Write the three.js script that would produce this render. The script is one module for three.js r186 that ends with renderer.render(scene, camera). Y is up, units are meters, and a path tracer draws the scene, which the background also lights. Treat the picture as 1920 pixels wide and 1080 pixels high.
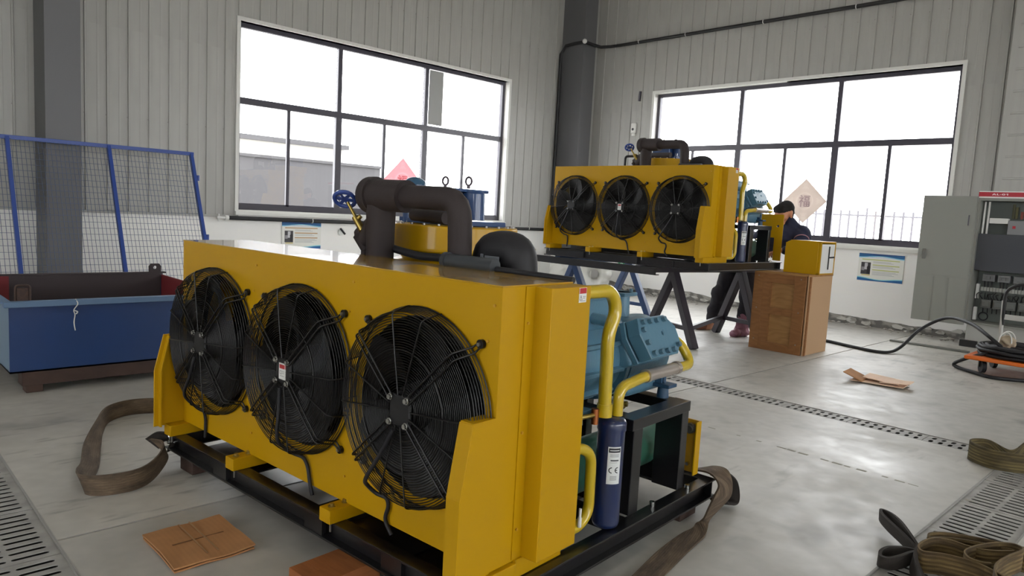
import * as THREE from 'three';
import { RoundedBoxGeometry } from 'three/addons/geometries/RoundedBoxGeometry.js';
import { mergeGeometries, mergeVertices, toCreasedNormals } from 'three/addons/utils/BufferGeometryUtils.js';
import { MarchingCubes } from 'three/addons/objects/MarchingCubes.js';
import { RectAreaLightUniformsLib } from 'three/addons/lights/RectAreaLightUniformsLib.js';

// ---------------------------------------------------------------- camera, sky, lamps, exposure
const scene = new THREE.Scene();
const camera = new THREE.PerspectiveCamera(2 * Math.atan(540 / 1342.1) * 180 / Math.PI, 16 / 9, 0.05, 200);
camera.rotation.order = 'YXZ';
camera.position.set(0, 1.25, 0);
camera.rotation.set(-0.1051, -0.772, 0.0544);
scene.add(camera);
const renderer = new THREE.WebGLRenderer({ antialias: true });
renderer.toneMapping = THREE.LinearToneMapping;
renderer.toneMappingExposure = 2.3;
renderer.shadowMap.enabled = true;
scene.background = new THREE.Color(0.96, 0.98, 1.0);       // white overcast sky
scene.backgroundIntensity = 4.6;
RectAreaLightUniformsLib.init();
const LAMP_POWER = 3;                                       // each high-bay panel lamp

// ---------------------------------------------------------------- helpers
let seed = 12345;
const rnd = () => (seed = (seed * 1664525 + 1013904223) >>> 0) / 4294967296;
const rr = (a, b) => a + (b - a) * rnd();
const V3 = (x, y, z) => new THREE.Vector3(x, y, z);
const used = {};
function numbered(n) { const b = n.replace(/_\d{3}$/, ''); used[b] = (used[b] ?? -1) + 1; return used[b] ? b + '_' + String(used[b]).padStart(3, '0') : b; }
function add(parent, name, geo, mat) {
  const m = new THREE.Mesh(geo, mat); m.name = name; m.castShadow = m.receiveShadow = true;
  parent.add(m); return m;
}
function thing(name, label, category, pos = [0, 0, 0], turn = 0, group) {
  const g = new THREE.Group(); g.name = numbered(name); g.position.set(...pos); g.rotation.y = turn;
  g.userData = { label, category }; if (group) g.userData.group = group;
  scene.add(g); return g;
}
function solo(name, label, category, geo, mat, group) {
  const m = add(scene, numbered(name), geo, mat); m.userData = { label, category }; if (group) m.userData.group = group; return m;
}
function struct(name) { const g = new THREE.Group(); g.name = name; g.userData = { kind: 'structure' }; scene.add(g); return g; }
// uv in metres by the main direction of each face
function uvm(geo, s = 1, ox = 0, oy = 0) {
  const g = geo.index ? geo.toNonIndexed() : geo; const p = g.attributes.position, uv = new Float32Array(p.count * 2);
  const a = V3(), b = V3(), c = V3();
  for (let i = 0; i < p.count; i += 3) {
    a.fromBufferAttribute(p, i); b.fromBufferAttribute(p, i + 1).sub(a); c.fromBufferAttribute(p, i + 2).sub(a);
    b.cross(c); const nx = Math.abs(b.x), ny = Math.abs(b.y), nz = Math.abs(b.z);
    for (let k = 0; k < 3; k++) {
      const x = p.getX(i + k), y = p.getY(i + k), z = p.getZ(i + k);
      const [U, W] = nx > ny && nx > nz ? [z, y] : ny > nz ? [x, z] : [x, y];
      uv[(i + k) * 2] = U * s + ox; uv[(i + k) * 2 + 1] = W * s + oy;
    }
  }
  g.setAttribute('uv', new THREE.BufferAttribute(uv, 2)); return g;
}
const plain = g => { g = g.index ? g.toNonIndexed() : g; for (const k of Object.keys(g.attributes)) if (!['position', 'normal', 'uv'].includes(k)) g.deleteAttribute(k); return g; };
const merge = list => mergeGeometries(list.map(plain));
// box between two corners, edges rounded when r > 0
function bx(x0, x1, y0, y1, z0, z1, r = 0) {
  const w = Math.abs(x1 - x0), h = Math.abs(y1 - y0), d = Math.abs(z1 - z0);
  const g = r > 0 ? new RoundedBoxGeometry(w, h, d, 1, Math.min(r, w / 2.01, h / 2.01, d / 2.01)) : new THREE.BoxGeometry(w, h, d);
  return g.translate((x0 + x1) / 2, (y0 + y1) / 2, (z0 + z1) / 2);
}
function cyl(r0, r1, h, n = 24, open = false) { return new THREE.CylinderGeometry(r0, r1, h, n, 1, open); }
// cylinder from a to b
function rod(a, b, r, n = 10, r2 = r) {
  const d = b.clone().sub(a), g = new THREE.CylinderGeometry(r2, r, d.length(), n);
  g.applyQuaternion(new THREE.Quaternion().setFromUnitVectors(V3(0, 1, 0), d.clone().normalize()));
  return g.translate((a.x + b.x) / 2, (a.y + b.y) / 2, (a.z + b.z) / 2);
}
// square tube from a to b, the side s
function bar(a, b, s, t = s, up = V3(0, 1, 0)) {
  const d = b.clone().sub(a), g = new RoundedBoxGeometry(s, t, d.length(), 1, Math.min(s, t) * 0.08);
  const m = new THREE.Matrix4().lookAt(b, a, Math.abs(d.clone().normalize().dot(up)) > 0.99 ? V3(1, 0, 0) : up);
  g.applyMatrix4(m); return g.translate((a.x + b.x) / 2, (a.y + b.y) / 2, (a.z + b.z) / 2);
}
// pipe along corners with rounded bends
function pipe(pts, r, bend = r * 2, n = 12) {
  const path = new THREE.CurvePath(); let from = pts[0].clone();
  for (let i = 1; i < pts.length - 1; i++) {
    const p = pts[i], a = pts[i - 1].clone().sub(p), b = pts[i + 1].clone().sub(p), k = Math.min(bend, a.length() * 0.49, b.length() * 0.49);
    const s = p.clone().add(a.setLength(k)), e = p.clone().add(b.setLength(k));
    path.add(new THREE.LineCurve3(from, s)); path.add(new THREE.QuadraticBezierCurve3(s, p.clone(), e)); from = e;
  }
  path.add(new THREE.LineCurve3(from, pts[pts.length - 1].clone()));
  return capped(new THREE.TubeGeometry(path, Math.max(6, pts.length * 10), r, n), path, r, n);
}
function capped(tube, path, r, n) {
  const out = [tube];
  for (const [t, s] of [[0, -1], [1, 1]]) {
    const d = path.getTangentAt(t).multiplyScalar(s), p = path.getPointAt(t), c = new THREE.CircleGeometry(r, n);
    c.applyQuaternion(new THREE.Quaternion().setFromUnitVectors(V3(0, 0, 1), d.normalize())); c.translate(p.x, p.y, p.z); out.push(c);
  }
  return merge(out);
}
function spline(pts, r, seg = 60, n = 8, closed = false) {
  const c = new THREE.CatmullRomCurve3(pts, closed, 'centripetal'), t = new THREE.TubeGeometry(c, seg, r, n, closed);
  return closed ? plain(t) : capped(t, c, r, n);
}
function extrude(pts, depth, holes = [], bevel = 0) {
  const s = new THREE.Shape(pts.map(p => new THREE.Vector2(p[0], p[1])));
  for (const h of holes) s.holes.push(h);
  return new THREE.ExtrudeGeometry(s, { depth, bevelEnabled: bevel > 0, bevelSize: bevel, bevelThickness: bevel, bevelSegments: 1, curveSegments: 40 });
}
function roundHole(x, y, r, n = 48) { const p = new THREE.Path(); p.absarc(x, y, r, 0, Math.PI * 2, true); return p; }
// flat strap through pairs [edge A, edge B], uv in metres
function ribbon(pairs, thick = 0.006, seg = 90, closed = false) {
  const ca = new THREE.CatmullRomCurve3(pairs.map(p => p[0]), closed, 'centripetal'), cb = new THREE.CatmullRomCurve3(pairs.map(p => p[1]), closed, 'centripetal');
  const pos = [], uv = [], idx = []; let len = 0, last = null; const t = V3(), n = V3();
  for (let i = 0; i <= seg; i++) {
    const k = i / seg, A = ca.getPoint(k), B = cb.getPoint(k), C = A.clone().add(B).multiplyScalar(0.5);
    if (last) len += C.distanceTo(last); last = C;
    const k2 = Math.min(1, k + 0.004), k1 = Math.max(0, k - 0.004);
    t.copy(ca.getPoint(k2)).add(cb.getPoint(k2)).sub(ca.getPoint(k1)).sub(cb.getPoint(k1));
    n.copy(B).sub(A).cross(t).normalize().multiplyScalar(thick / 2);
    const w = A.distanceTo(B);
    for (const [P, s, v] of [[A, 1, 0], [B, 1, w], [B, -1, w + thick], [A, -1, 2 * w + thick]]) { pos.push(P.x + n.x * s, P.y + n.y * s, P.z + n.z * s); uv.push(len, v); }
  }
  for (let i = 0; i < seg; i++) for (let j = 0; j < 4; j++) {
    const a = i * 4 + j, b = i * 4 + (j + 1) % 4, c = a + 4, d = b + 4; idx.push(a, b, c, b, d, c);
  }
  if (!closed) { const e = seg * 4; idx.push(0, 2, 1, 0, 3, 2, e, e + 1, e + 2, e, e + 2, e + 3); }
  const g = new THREE.BufferGeometry(); g.setAttribute('position', new THREE.Float32BufferAttribute(pos, 3)); g.setAttribute('uv', new THREE.Float32BufferAttribute(uv, 2)); g.setIndex(idx);
  const h = g.toNonIndexed(); h.computeVertexNormals(); return toCreasedNormals(h, 0.9);
}
// ---------------------------------------------------------------- textures
function hash(x, y, s) { let h = (x * 374761393 + y * 668265263 + s * 2147483647) | 0; h = Math.imul(h ^ (h >>> 13), 1274126177); return ((h ^ (h >>> 16)) >>> 0) / 4294967296; }
function vnoise(x, y, per, s) {   // tiling value noise
  const xi = Math.floor(x), yi = Math.floor(y), fx = x - xi, fy = y - yi, w = v => ((v % per) + per) % per;
  const sx = fx * fx * (3 - 2 * fx), sy = fy * fy * (3 - 2 * fy);
  const a = hash(w(xi), w(yi), s), b = hash(w(xi + 1), w(yi), s), c = hash(w(xi), w(yi + 1), s), d = hash(w(xi + 1), w(yi + 1), s);
  return a + (b - a) * sx + (c - a) * sy + (a - b - c + d) * sx * sy;
}
function fbm(u, v, per, oct, s) { let a = 0, w = 0.5, t = 0; for (let i = 0; i < oct; i++) { a += w * vnoise(u * per, v * per, per, s + i); t += w; w *= 0.5; per *= 2; } return a / t; }
function dataTex(n, fn, srgb, rep = 1) {
  const d = new Uint8Array(n * n * 4);
  for (let y = 0; y < n; y++) for (let x = 0; x < n; x++) { const c = fn(x / n, y / n), i = (y * n + x) * 4; d[i] = Math.max(0, Math.min(255, c[0])); d[i + 1] = Math.max(0, Math.min(255, c[1])); d[i + 2] = Math.max(0, Math.min(255, c[2])); d[i + 3] = 255; }
  const t = new THREE.DataTexture(d, n, n); t.wrapS = t.wrapT = THREE.RepeatWrapping; t.magFilter = THREE.LinearFilter; t.minFilter = THREE.LinearMipmapLinearFilter; t.generateMipmaps = true;
  t.repeat.set(rep, rep); if (srgb) t.colorSpace = THREE.SRGBColorSpace; t.needsUpdate = true; return t;
}
function canvasTex(w, h, draw) {
  const c = document.createElement('canvas'); c.width = w; c.height = h; const x = c.getContext('2d'); draw(x, w, h);
  const t = new THREE.CanvasTexture(c); t.colorSpace = THREE.SRGBColorSpace; return t;
}
const g3 = (v, a = 1, b = 1, c = 1) => [v * a, v * b, v * c];
const mix = (a, b, t) => a.map((v, i) => v + (b[i] - v) * t);
const floorMap = dataTex(1024, (u, v) => {
  const big = fbm(u, v, 3, 4, 1), mid = fbm(u, v, 12, 4, 9), fine = fbm(u, v, 90, 2, 3), sc = fbm(u * 1, v, 24, 3, 40);
  let c = 176 + (big - 0.5) * 34 + (fine - 0.5) * 14; const scuff = Math.max(0, sc - 0.5) * 2 * Math.max(0, mid - 0.4) * 3; c -= scuff * 40 + Math.max(0, fbm(u, v * 4, 30, 3, 88) - 0.62) * 120 * Math.max(0, big - 0.45) * 4;
  return [c, c * 0.985, c * 0.945];
}, true, 1);
const floorRough = dataTex(1024, (u, v) => { const m = fbm(u, v, 10, 4, 77), f = fbm(u, v, 60, 3, 5); const r = 124 + (m - 0.5) * 60 + (f - 0.5) * 50; return [r, r, r]; }, false, 1);
const floorBump = dataTex(512, (u, v) => g3(128 + (fbm(u, v, 6, 3, 8) - 0.5) * 160 + (fbm(u, v, 48, 3, 21) - 0.5) * 90), false, 1);
const strapMap = dataTex(256, (u, v) => {
  const row = (Math.sin(v * Math.PI * 2 * 6 + fbm(u, v, 6, 2, 77) * 1.2) * 0.5 + 0.5), n = fbm(u, v, 8, 4, 31), d = fbm(u, v, 3, 3, 61), st = fbm(u * 0.25, v, 32, 2, 15);
  const c = mix([78, 66, 46], [138, 124, 96], n * 0.35 + row * 0.65); return mix(c, [52, 42, 34], Math.max(0, d - 0.5) * 1.6 + (st - 0.5) * 0.5);
}, true, 1);
strapMap.repeat.set(3, 10);
const strapPlain = dataTex(256, (u, v) => { const row = Math.sin(v * Math.PI * 2 * 9) * 0.5 + 0.5, n = fbm(u, v, 8, 4, 31), d = fbm(u, v, 3, 3, 61), st = fbm(u * 0.5, v, 40, 2, 15); const c = mix([86, 72, 56], [118, 100, 80], n * 0.7 + row * 0.16); return mix(c, [52, 42, 34], Math.max(0, d - 0.45) * 1.5 + (st - 0.5) * 0.6); }, true, 1); strapPlain.repeat.set(3, 10);
const strapBump = dataTex(256, (u, v) => g3(90 + 90 * Math.pow(Math.abs(Math.sin(v * Math.PI * 9)), 0.6) + 14 * (Math.sin(u * Math.PI * 100) * 0.5 + 0.5)), false, 1);
const woodMap = dataTex(512, (u, v) => {
  const g = fbm(u * 0.5, v, 4, 3, 51), s = fbm(u, v, 4, 2, 7); const ring = Math.sin((v * 26 + g * 9) * Math.PI) * 0.5 + 0.5, f = vnoise(u * 8, v * 220, 220, 3);
  const c = mix([166, 132, 92], [124, 92, 58], ring * 0.22 + f * 0.3); return mix(c, [104, 76, 48], Math.max(0, s - 0.55) * 0.9);
}, true, 1);
const rustMap = dataTex(256, (u, v) => mix([40, 58, 92], [96, 62, 44], Math.min(1, Math.max(0, fbm(u, v, 5, 5, 12) - 0.56) * 5)), true, 1);
const brownRust = dataTex(256, (u, v) => mix([84, 62, 52], [54, 42, 40], fbm(u, v, 6, 5, 19)), true, 1);
const foamBump = dataTex(256, (u, v) => g3(100 + 110 * fbm(u, v, 24, 4, 71)), false, 1);
const castBump = dataTex(256, (u, v) => g3(60 + 140 * fbm(u, v, 64, 3, 91)), false, 1);
const cardMap = dataTex(256, (u, v) => { const n = fbm(u, v, 5, 4, 2), l = Math.sin(u * Math.PI * 2 * 24) * 0.5 + 0.5; const c = 1 + (n - 0.5) * 0.16 - l * 0.025; return [168 * c, 120 * c, 76 * c]; }, true, 1);
const wallMap = dataTex(512, (u, v) => { const n = fbm(u, v, 4, 4, 4), s = fbm(u, v * 0.12, 40, 2, 6); const c = 160 + (n - 0.5) * 10 + (s - 0.5) * 8; return [c, c * 0.995, c * 0.965]; }, true, 0.5);
const plasterMap = dataTex(512, (u, v) => { const n = fbm(u, v, 5, 5, 14); const c = 228 + (n - 0.5) * 12; return [c, c * 0.995, c * 0.98]; }, true, 0.5);
const grateMap = dataTex(256, (u, v) => { const n = fbm(u, v, 8, 5, 24); const c = 152 + (n - 0.5) * 44; return [c, c * 0.99, c * 0.96]; }, true, 1);
strapBump.repeat.set(3, 10);
// ---------------------------------------------------------------- materials
const S = (color, roughness = 0.6, metalness = 0, more = {}) => new THREE.MeshStandardMaterial({ color, roughness, metalness, ...more });
const P = (color, roughness = 0.5, metalness = 0, more = {}) => new THREE.MeshPhysicalMaterial({ color, roughness, metalness, ...more });
const M = {
  yellow: P('#b58a00', 0.5, 0, { clearcoat: 0.2, clearcoatRoughness: 0.12, specularIntensity: 0.4 }),
  yellowTop: P('#b58a00', 0.3, 0, { clearcoat: 1, clearcoatRoughness: 0.02 }),
  yellowDark: P('#b98a1c', 0.5, 0),
  yellowPipe: P('#bfa414', 0.32, 0, { clearcoat: 0.8, clearcoatRoughness: 0.1 }),
  skid: P('#131316', 0.32, 0, { clearcoat: 0.5, clearcoatRoughness: 0.2 }),
  blackWire: S('#0b0a0a', 0.35), blackPlastic: S('#101012', 0.45), blackRubber: S('#15151a', 0.6),
  coil: S('#090a0b', 0.7, 0.3),
  chrome: S('#c9cac8', 0.22, 1), steel: S('#8d8a86', 0.35, 0.9), brass: S('#a08a4a', 0.35, 0.9), copper: S('#a8653c', 0.35, 0.9),
  foam: S('#2c2424', 0.75, 0, { bumpMap: foamBump, bumpScale: 0.002 }), foamBlack: S('#17161a', 0.62, 0, { bumpMap: foamBump, bumpScale: 0.001 }),
  tape: P('#3c4044', 0.38, 0.2), tapeGrey: P('#74787e', 0.35, 0.3),
  compressor: P('#4c758a', 0.42, 0, { clearcoat: 0.35, clearcoatRoughness: 0.3, bumpMap: castBump, bumpScale: 0.0015 }),
  green: P('#2f6552', 0.4, 0, { clearcoat: 0.4 }), filterBlue: P('#16264e', 0.28, 0, { clearcoat: 0.8, clearcoatRoughness: 0.1 }),
  motorBlue: P('#1d3d6c', 0.4, 0, { clearcoat: 0.4 }), wheelBlue: P('#23408c', 0.4, 0, { clearcoat: 0.4 }),
  floor: S('#ffffff', 1, 0, { map: floorMap, roughnessMap: floorRough, bumpMap: floorBump, bumpScale: 0.005 }),
  dark: S('#0a0a0a', 0.95), earth: S('#1b1a18', 1),
  grate: S('#ffffff', 0.62, 0.1, { map: grateMap, bumpMap: castBump, bumpScale: 0.001 }),
  clad: S('#ffffff', 0.5, 0, { map: wallMap }), cladShade: S('#c6c6be', 0.5), column: S('#606062', 0.55), plaster: S('#ffffff', 0.85, 0, { map: plasterMap }),
  winFrame: S('#3d3a44', 0.4), winWhite: S('#cfcfca', 0.5), glass: P('#ffffff', 0, 0, { transmission: 1, thickness: 0, ior: 1.45 }),
  pipeBlack: S('#17171a', 0.5), whiteClip: S('#d5d5d2', 0.5),
  strap: S('#ffffff', 0.9, 0, { map: strapPlain, bumpMap: strapBump, bumpScale: 0.002 }), strapDark: S('#2a2521', 0.85, 0, { bumpMap: strapBump, bumpScale: 0.002 }),
  wood: S('#e2c4a4', 0.75, 0, { map: woodMap }), woodRed: S('#eab48a', 0.7, 0, { map: woodMap }), card: S('#ffffff', 0.85, 0, { map: cardMap }), cardPale: S('#e8c9b0', 0.85), ply: S('#fff0d0', 0.75, 0, { map: woodMap }),
  tank: P('#ffffff', 0.5, 0, { map: rustMap }), tankBlue: P('#0f3468', 0.42, 0, { clearcoat: 0.2 }), tankRim: S('#5c7796', 0.55), tankRed: S('#6e1c20', 0.7), tankBase: S('#ffffff', 0.8, 0, { map: brownRust }), tankIn: S('#3c3436', 0.8),
  fenceBlue: P('#223f86', 0.4), fenceWire: S('#4c5a78', 0.45, 0.2),
  trestle: P('#2b262e', 0.45), trestleBlue: P('#1f3a62', 0.45),
  cabinet: S('#7b7c76', 0.5), cabinetIn: S('#636a65', 0.5), red: S('#a01c2c', 0.45), white: S('#d8d8d4', 0.6), orange: P('#d8691c', 0.45), plinth: S('#9b9b96', 0.85),
  skin: S('#b57d5e', 0.6), hair: S('#100d0c', 0.85), jacket: S('#20243c', 0.85), trousers: S('#232127', 0.9), maroon: S('#4c1c28', 0.8), shoe: S('#8a5a44', 0.8),
  ground: S('#b9b7b2', 0.95), outWall: S('#39383a', 0.9), outBuilding: S('#8c8a86', 0.9), outFence: S('#58565c', 0.7), outBrick: S('#7c5148', 0.9), wrap: P('#dcdcd6', 0.35, 0, { transmission: 0.25, thickness: 0 }),
};
// ---------------------------------------------------------------- the setting
const XW = 10.007, ZW = -8.876, XN = -7, ZF = 9, HC = 7, TW = 0.22;
// floor: slabs between joints and drains
{
  const fl = struct('floor');
  const xs = [[XN - TW, 0.268], [0.572, 4.815], [4.985, XW + TW]], zs = [[ZW - TW, -2.849], [-2.835, -0.848], [-0.546, ZF + TW]];
  for (const [a, b] of xs) for (const [c, d] of zs) add(fl, 'slab', uvm(bx(a, b, -0.12, 0, c, d), 0.22, rr(0, 1), rr(0, 1)), M.floor);
  add(fl, 'slab', uvm(bx(4.815, 4.985, -0.12, 0, -0.8, -0.548), 0.22), M.floor);
  add(fl, 'subfloor', bx(XN - TW, XW + TW, -0.32, -0.2, ZW - TW, ZF + TW), M.earth);
  for (const [a, b, c, d] of [[0.268, 0.572, ZW, ZF], [0.6, XW, -0.848, -0.546], [4.815, 4.985, ZW, -0.85]]) add(fl, 'drain_channel', merge([bx(a, b, -0.135, -0.12, c, d), ...(b - a < 1 ? [bx(a, a + 0.004, -0.12, -0.02, c, d), bx(b - 0.004, b, -0.12, -0.02, c, d)] : [bx(a, b, -0.12, -0.02, c, c + 0.004), bx(a, b, -0.12, -0.02, d - 0.004, d)])]), M.dark);
}
// drains with cast iron grates
function slotPanel(w, l, cols, n, sl, sw) {   // w across x, l along z, slots along x
  const holes = [];
  for (const cx of cols) for (let i = 0; i < n; i++) {
    const cy = -l / 2 + l * (i + 0.75) / (n + 0.5), h = new THREE.Path(), r = sw / 2, a = sl / 2 - r;
    h.moveTo(cx - a, cy - r); h.absarc(cx - a, cy, r, Math.PI * 1.5, Math.PI * 0.5, true); h.absarc(cx + a, cy, r, Math.PI * 0.5, -Math.PI * 0.5, true); holes.push(h);
  }
  const s = new THREE.Shape([[-w / 2, -l / 2], [w / 2, -l / 2], [w / 2, l / 2], [-w / 2, l / 2]].map(p => new THREE.Vector2(...p)));
  s.holes = holes;
  const g = new THREE.ExtrudeGeometry(s, { depth: 0.003, bevelEnabled: false, curveSegments: 3 });
  return uvm(g.rotateX(Math.PI / 2), 2.2);
}
function frameStrip(p, a, b, c, d) { add(p, 'edge_angle', bx(a, b, -0.03, 0.001, c, d), M.grate); }
{
  const big = slotPanel(0.29, 0.455, [-0.062, 0.062], 9, 0.112, 0.021);
  const dl = struct('floor_drain_1');
  for (let i = 0; i < 14; i++) add(dl, 'grate_panel', big, M.grate).position.set(0.42, -0.004 + rr(-0.002, 0.001), -2.972 + (i - 9) * 0.461);
  frameStrip(dl, 0.566, 0.574, ZW, 1); frameStrip(dl, 0.266, 0.274, ZW, 1);
  const dr = struct('floor_drain_2');
  for (let i = 0; i < 20; i++) { const m = add(dr, 'grate_panel', big, M.grate); m.rotation.y = Math.PI / 2; m.position.set(4.11 + (i - 7) * 0.461, -0.004 + rr(-0.002, 0.001), -0.697); }
  frameStrip(dr, 0.6, 9.9, -0.851, -0.843); frameStrip(dr, 0.6, 9.9, -0.551, -0.543);
  const small = slotPanel(0.165, 0.448, [-0.038, 0.038], 8, 0.052, 0.024);
  const dn = struct('floor_drain_3');
  for (let i = 0; i < 16; i++) add(dn, 'grate_panel', small, M.grate).position.set(4.9, -0.003, -1.06 - i * 0.452);
  frameStrip(dn, 4.811, 4.819, ZW, -0.85); frameStrip(dn, 4.981, 4.989, ZW, -0.85);
}
// faded line of floor tape, worn to scraps
{
  const g = []; for (let i = 0; i < 26; i++) { const z = -2.4 + i * 0.063; if (rnd() < 0.45) continue; g.push(bx(3.9 + rr(-0.004, 0.004), 3.9 + rr(0.012, 0.022), 0.0002, 0.0009, z, z + rr(0.02, 0.06))); }
  const m = solo('floor_tape', 'faded yellow floor marking tape worn to scraps beside the large machine', 'tape', merge(g), S('#98968a', 0.9)); m.userData.kind = 'stuff';
}
// walls: a core with openings, ribbed cladding panels, painted masonry below
function core(g, axis, at, out, a0, a1, holes) {   // axis 'z': wall plane z = at, runs along x
  const put = (p, q, y0, y1) => { if (q - p < 1e-4 || y1 - y0 < 1e-4) return; add(g, 'wall_core', axis === 'z' ? bx(p, q, y0, y1, at, at + out * TW) : bx(at, at + out * TW, y0, y1, p, q), M.plaster); };
  let x = a0; for (const [p, q, y0, y1] of holes) { put(x, p, -0.3, HC + 0.2); put(p, q, -0.3, y0); put(p, q, y1, HC + 0.2); x = q; } put(x, a1, -0.3, HC + 0.2);
}
const ribProfile = (w, rib) => rib ? [[0, 0], [0, 0.004], [0.004, 0.02], [0.02, 0.02], [0.026, 0.005], [w * 0.5 - 0.012, 0.005], [w * 0.5 - 0.008, 0.0065], [w * 0.5 + 0.008, 0.0065], [w * 0.5 + 0.012, 0.005], [w - 0.001, 0.005], [w - 0.001, 0]] : [[0, 0], [0, 0.005], [w, 0.005], [w, 0]];
const panelCache = {};
function cladPanel(g, axis, at, inward, a, w, y0, y1, rib = true) {
  const k = [w.toFixed(3), (y1 - y0).toFixed(3), rib].join();
  const geo = panelCache[k] ??= uvm(extrude(ribProfile(w, rib), y1 - y0).rotateX(-Math.PI / 2), 1);   // along x, depth towards -z, up y
  const m = add(g, 'wall_panel', geo, M.clad); m.position.y = y0;
  if (axis === 'z') { m.position.x = a + w; m.position.z = at; m.rotation.y = Math.PI; m.scale.set(1, 1, 1); }
  else { m.rotation.y = Math.PI / 2; m.position.x = at; m.position.z = a + w; }
  return m;
}
function clad(g, axis, at, a0, a1, first, pitch, yb, yt, hole) {
  for (let a = first - Math.ceil((first - a0) / pitch) * pitch; a < a1; a += pitch) {
    const p = Math.max(a, a0), q = Math.min(a + pitch, a1); if (q - p < 0.01) continue;
    const [h0, h1, , hy1] = hole;
    const cut = [p, q].concat([h0, h1].filter(h => h > p + 0.004 && h < q - 0.004)).sort((m, n) => m - n);
    for (let i = 0; i + 1 < cut.length; i++) {
      const mid = (cut[i] + cut[i + 1]) / 2, over = mid > h0 && mid < h1;
      cladPanel(g, axis, at, 1, cut[i], cut[i + 1] - cut[i], over ? hy1 : yb, yt, cut[i + 1] - cut[i] > 0.06);
    }
  }
}
const W1 = [3.778, 8.308, 1.0995, 3.395], W2 = [-7.134, -2.684, 1.0753, 3.319];
const wl = struct('wall_left'), wr = struct('wall_right'), wf = struct('wall_front'), wn = struct('wall_near'), ce = struct('ceiling');
core(wl, 'z', ZW, -1, XN - TW, XW + TW, [W1]); core(wr, 'x', XW, 1, ZW, ZF, [W2]);
clad(wl, 'z', ZW, XN, XW, 2.116, 0.2145, 1.02, HC, W1);
clad(wr, 'x', XW, ZW, ZF - 6, -6.312, 0.2145, 1.06, HC, W2);
add(wl, 'drip_trim', bx(XN, W1[0], 1.0, 1.03, ZW, ZW + 0.03), M.clad); add(wl, 'drip_trim', bx(W1[1], XW, 1.0, 1.03, ZW, ZW + 0.03), M.clad);
{ // rows of small screw heads on the cladding
  const g = []; for (let i = -4; i < 40; i++) { const x = 2.116 + i * 0.2145 - 0.03; if (x < 0 || x > 9.3) continue; for (const y of [2.07, 4.05]) if (y > 3.5 || x < 3.7 || x > 8.4) g.push(cyl(0.006, 0.006, 0.006, 6).rotateX(Math.PI / 2).translate(x, y, ZW + 0.008)); }
  for (let i = -10; i < 18; i++) { const z = -6.312 + i * 0.2145 - 0.03; for (const y of [2.0, 4.0]) if (y > 3.5 || z < -7.2 || z > -2.6) g.push(cyl(0.006, 0.006, 0.006, 6).rotateZ(Math.PI / 2).translate(XW - 0.008, y, z)); }
  const m = add(wl, 'screw_heads', merge(g), M.steel); m.userData.kind = 'stuff';
}
// unseen sides of the hall: long bands of windows
const FW = []; for (let i = 1; i < 4; i++) FW.push([-6.2 + i * 4.05, -2.7 + i * 4.05, 1.1, 3.4]);
const NW = []; for (let i = 1; i < 4; i += 2) NW.push([-8 + i * 4.2, -4.4 + i * 4.2, 1.1, 3.4]);
core(wf, 'z', ZF, 1, XN - TW, XW + TW, FW); core(wn, 'x', XN, -1, ZW, ZF, NW);
add(ce, 'roof_sheet', bx(XN - TW, XW + TW, HC, HC + 0.2, ZW - TW, ZF + TW), M.clad);
// ---- windows: dark aluminium frames, white reveal, six lower and three upper panes
function windowUnit(name, toWorld, w, y0, y1, ym, bays, subs) {
  const g = struct(name), bxm = (a, b, c, d, e, f, m, n) => { const q = bx(a, b, c, d, e, f); q.applyMatrix4(toWorld); return add(g, n, q, m); };
  // local: x along the wall seen from inside left to right, z towards the room, 0 at the wall face
  const t = 0.045; // white casing on the wall face and reveal
  for (const [a, b, c, d] of [[-t, 0, y0 - t, y1 + t], [w, w + t, y0 - t, y1 + t], [0, w, y1, y1 + t], [0, w, y0 - t, y0]]) bxm(a, b, c, d, -0.21, 0.028, M.winWhite, 'window_casing');
  bxm(-t, w + t, y0 - t - 0.02, y0 - 0.02, 0, 0.06, M.winWhite, 'window_sill');
  const d0 = -0.14, d1 = -0.08, s = 0.05;
  bxm(0, w, y1 - 0.055, y1, d0, d1, M.winFrame, 'window_frame'); bxm(0, w, y0, y0 + 0.06, d0, d1, M.winFrame, 'window_frame');
  bxm(0, s, y0 + 0.06, y1 - 0.055, d0, d1, M.winFrame, 'window_frame'); bxm(w - s, w, y0 + 0.06, y1 - 0.055, d0, d1, M.winFrame, 'window_frame');
  bxm(s, w - s, ym - 0.04, ym + 0.04, d0, d1 + 0.004, M.winFrame, 'transom');
  let xs = [0, ...bays, w];
  for (const b of bays) { bxm(b - 0.032, b + 0.032, ym + 0.04, y1 - 0.055, d0, d1, M.winFrame, 'mullion'); bxm(b - 0.045, b + 0.045, y0 + 0.06, ym - 0.04, d0, d1, M.winFrame, 'mullion'); }
  for (let i = 0; i < 3; i++) {
    const a = xs[i] + 0.05, b = xs[i + 1] - 0.05, m = subs[i];
    bxm(xs[i] + 0.035, xs[i + 1] - 0.035, ym + 0.045, y1 - 0.06, -0.113, -0.107, M.glass, 'pane');
    // sliding sashes
    bxm(m - 0.022, m + 0.022, y0 + 0.06, ym - 0.04, -0.128, -0.098, M.winFrame, 'sash_stile');
    bxm(a, b, y0 + 0.06, y0 + 0.085, -0.128, -0.098, M.winFrame, 'sash_rail');
    bxm(a, m, y0 + 0.07, ym - 0.045, -0.122, -0.117, M.glass, 'pane'); bxm(m, b, y0 + 0.07, ym - 0.045, -0.108, -0.103, M.glass, 'pane');
    bxm(m - 0.012, m + 0.012, y0 + 0.55, y0 + 0.64, -0.098, -0.088, M.winFrame, 'latch');
  }
  return g;
}
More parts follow.
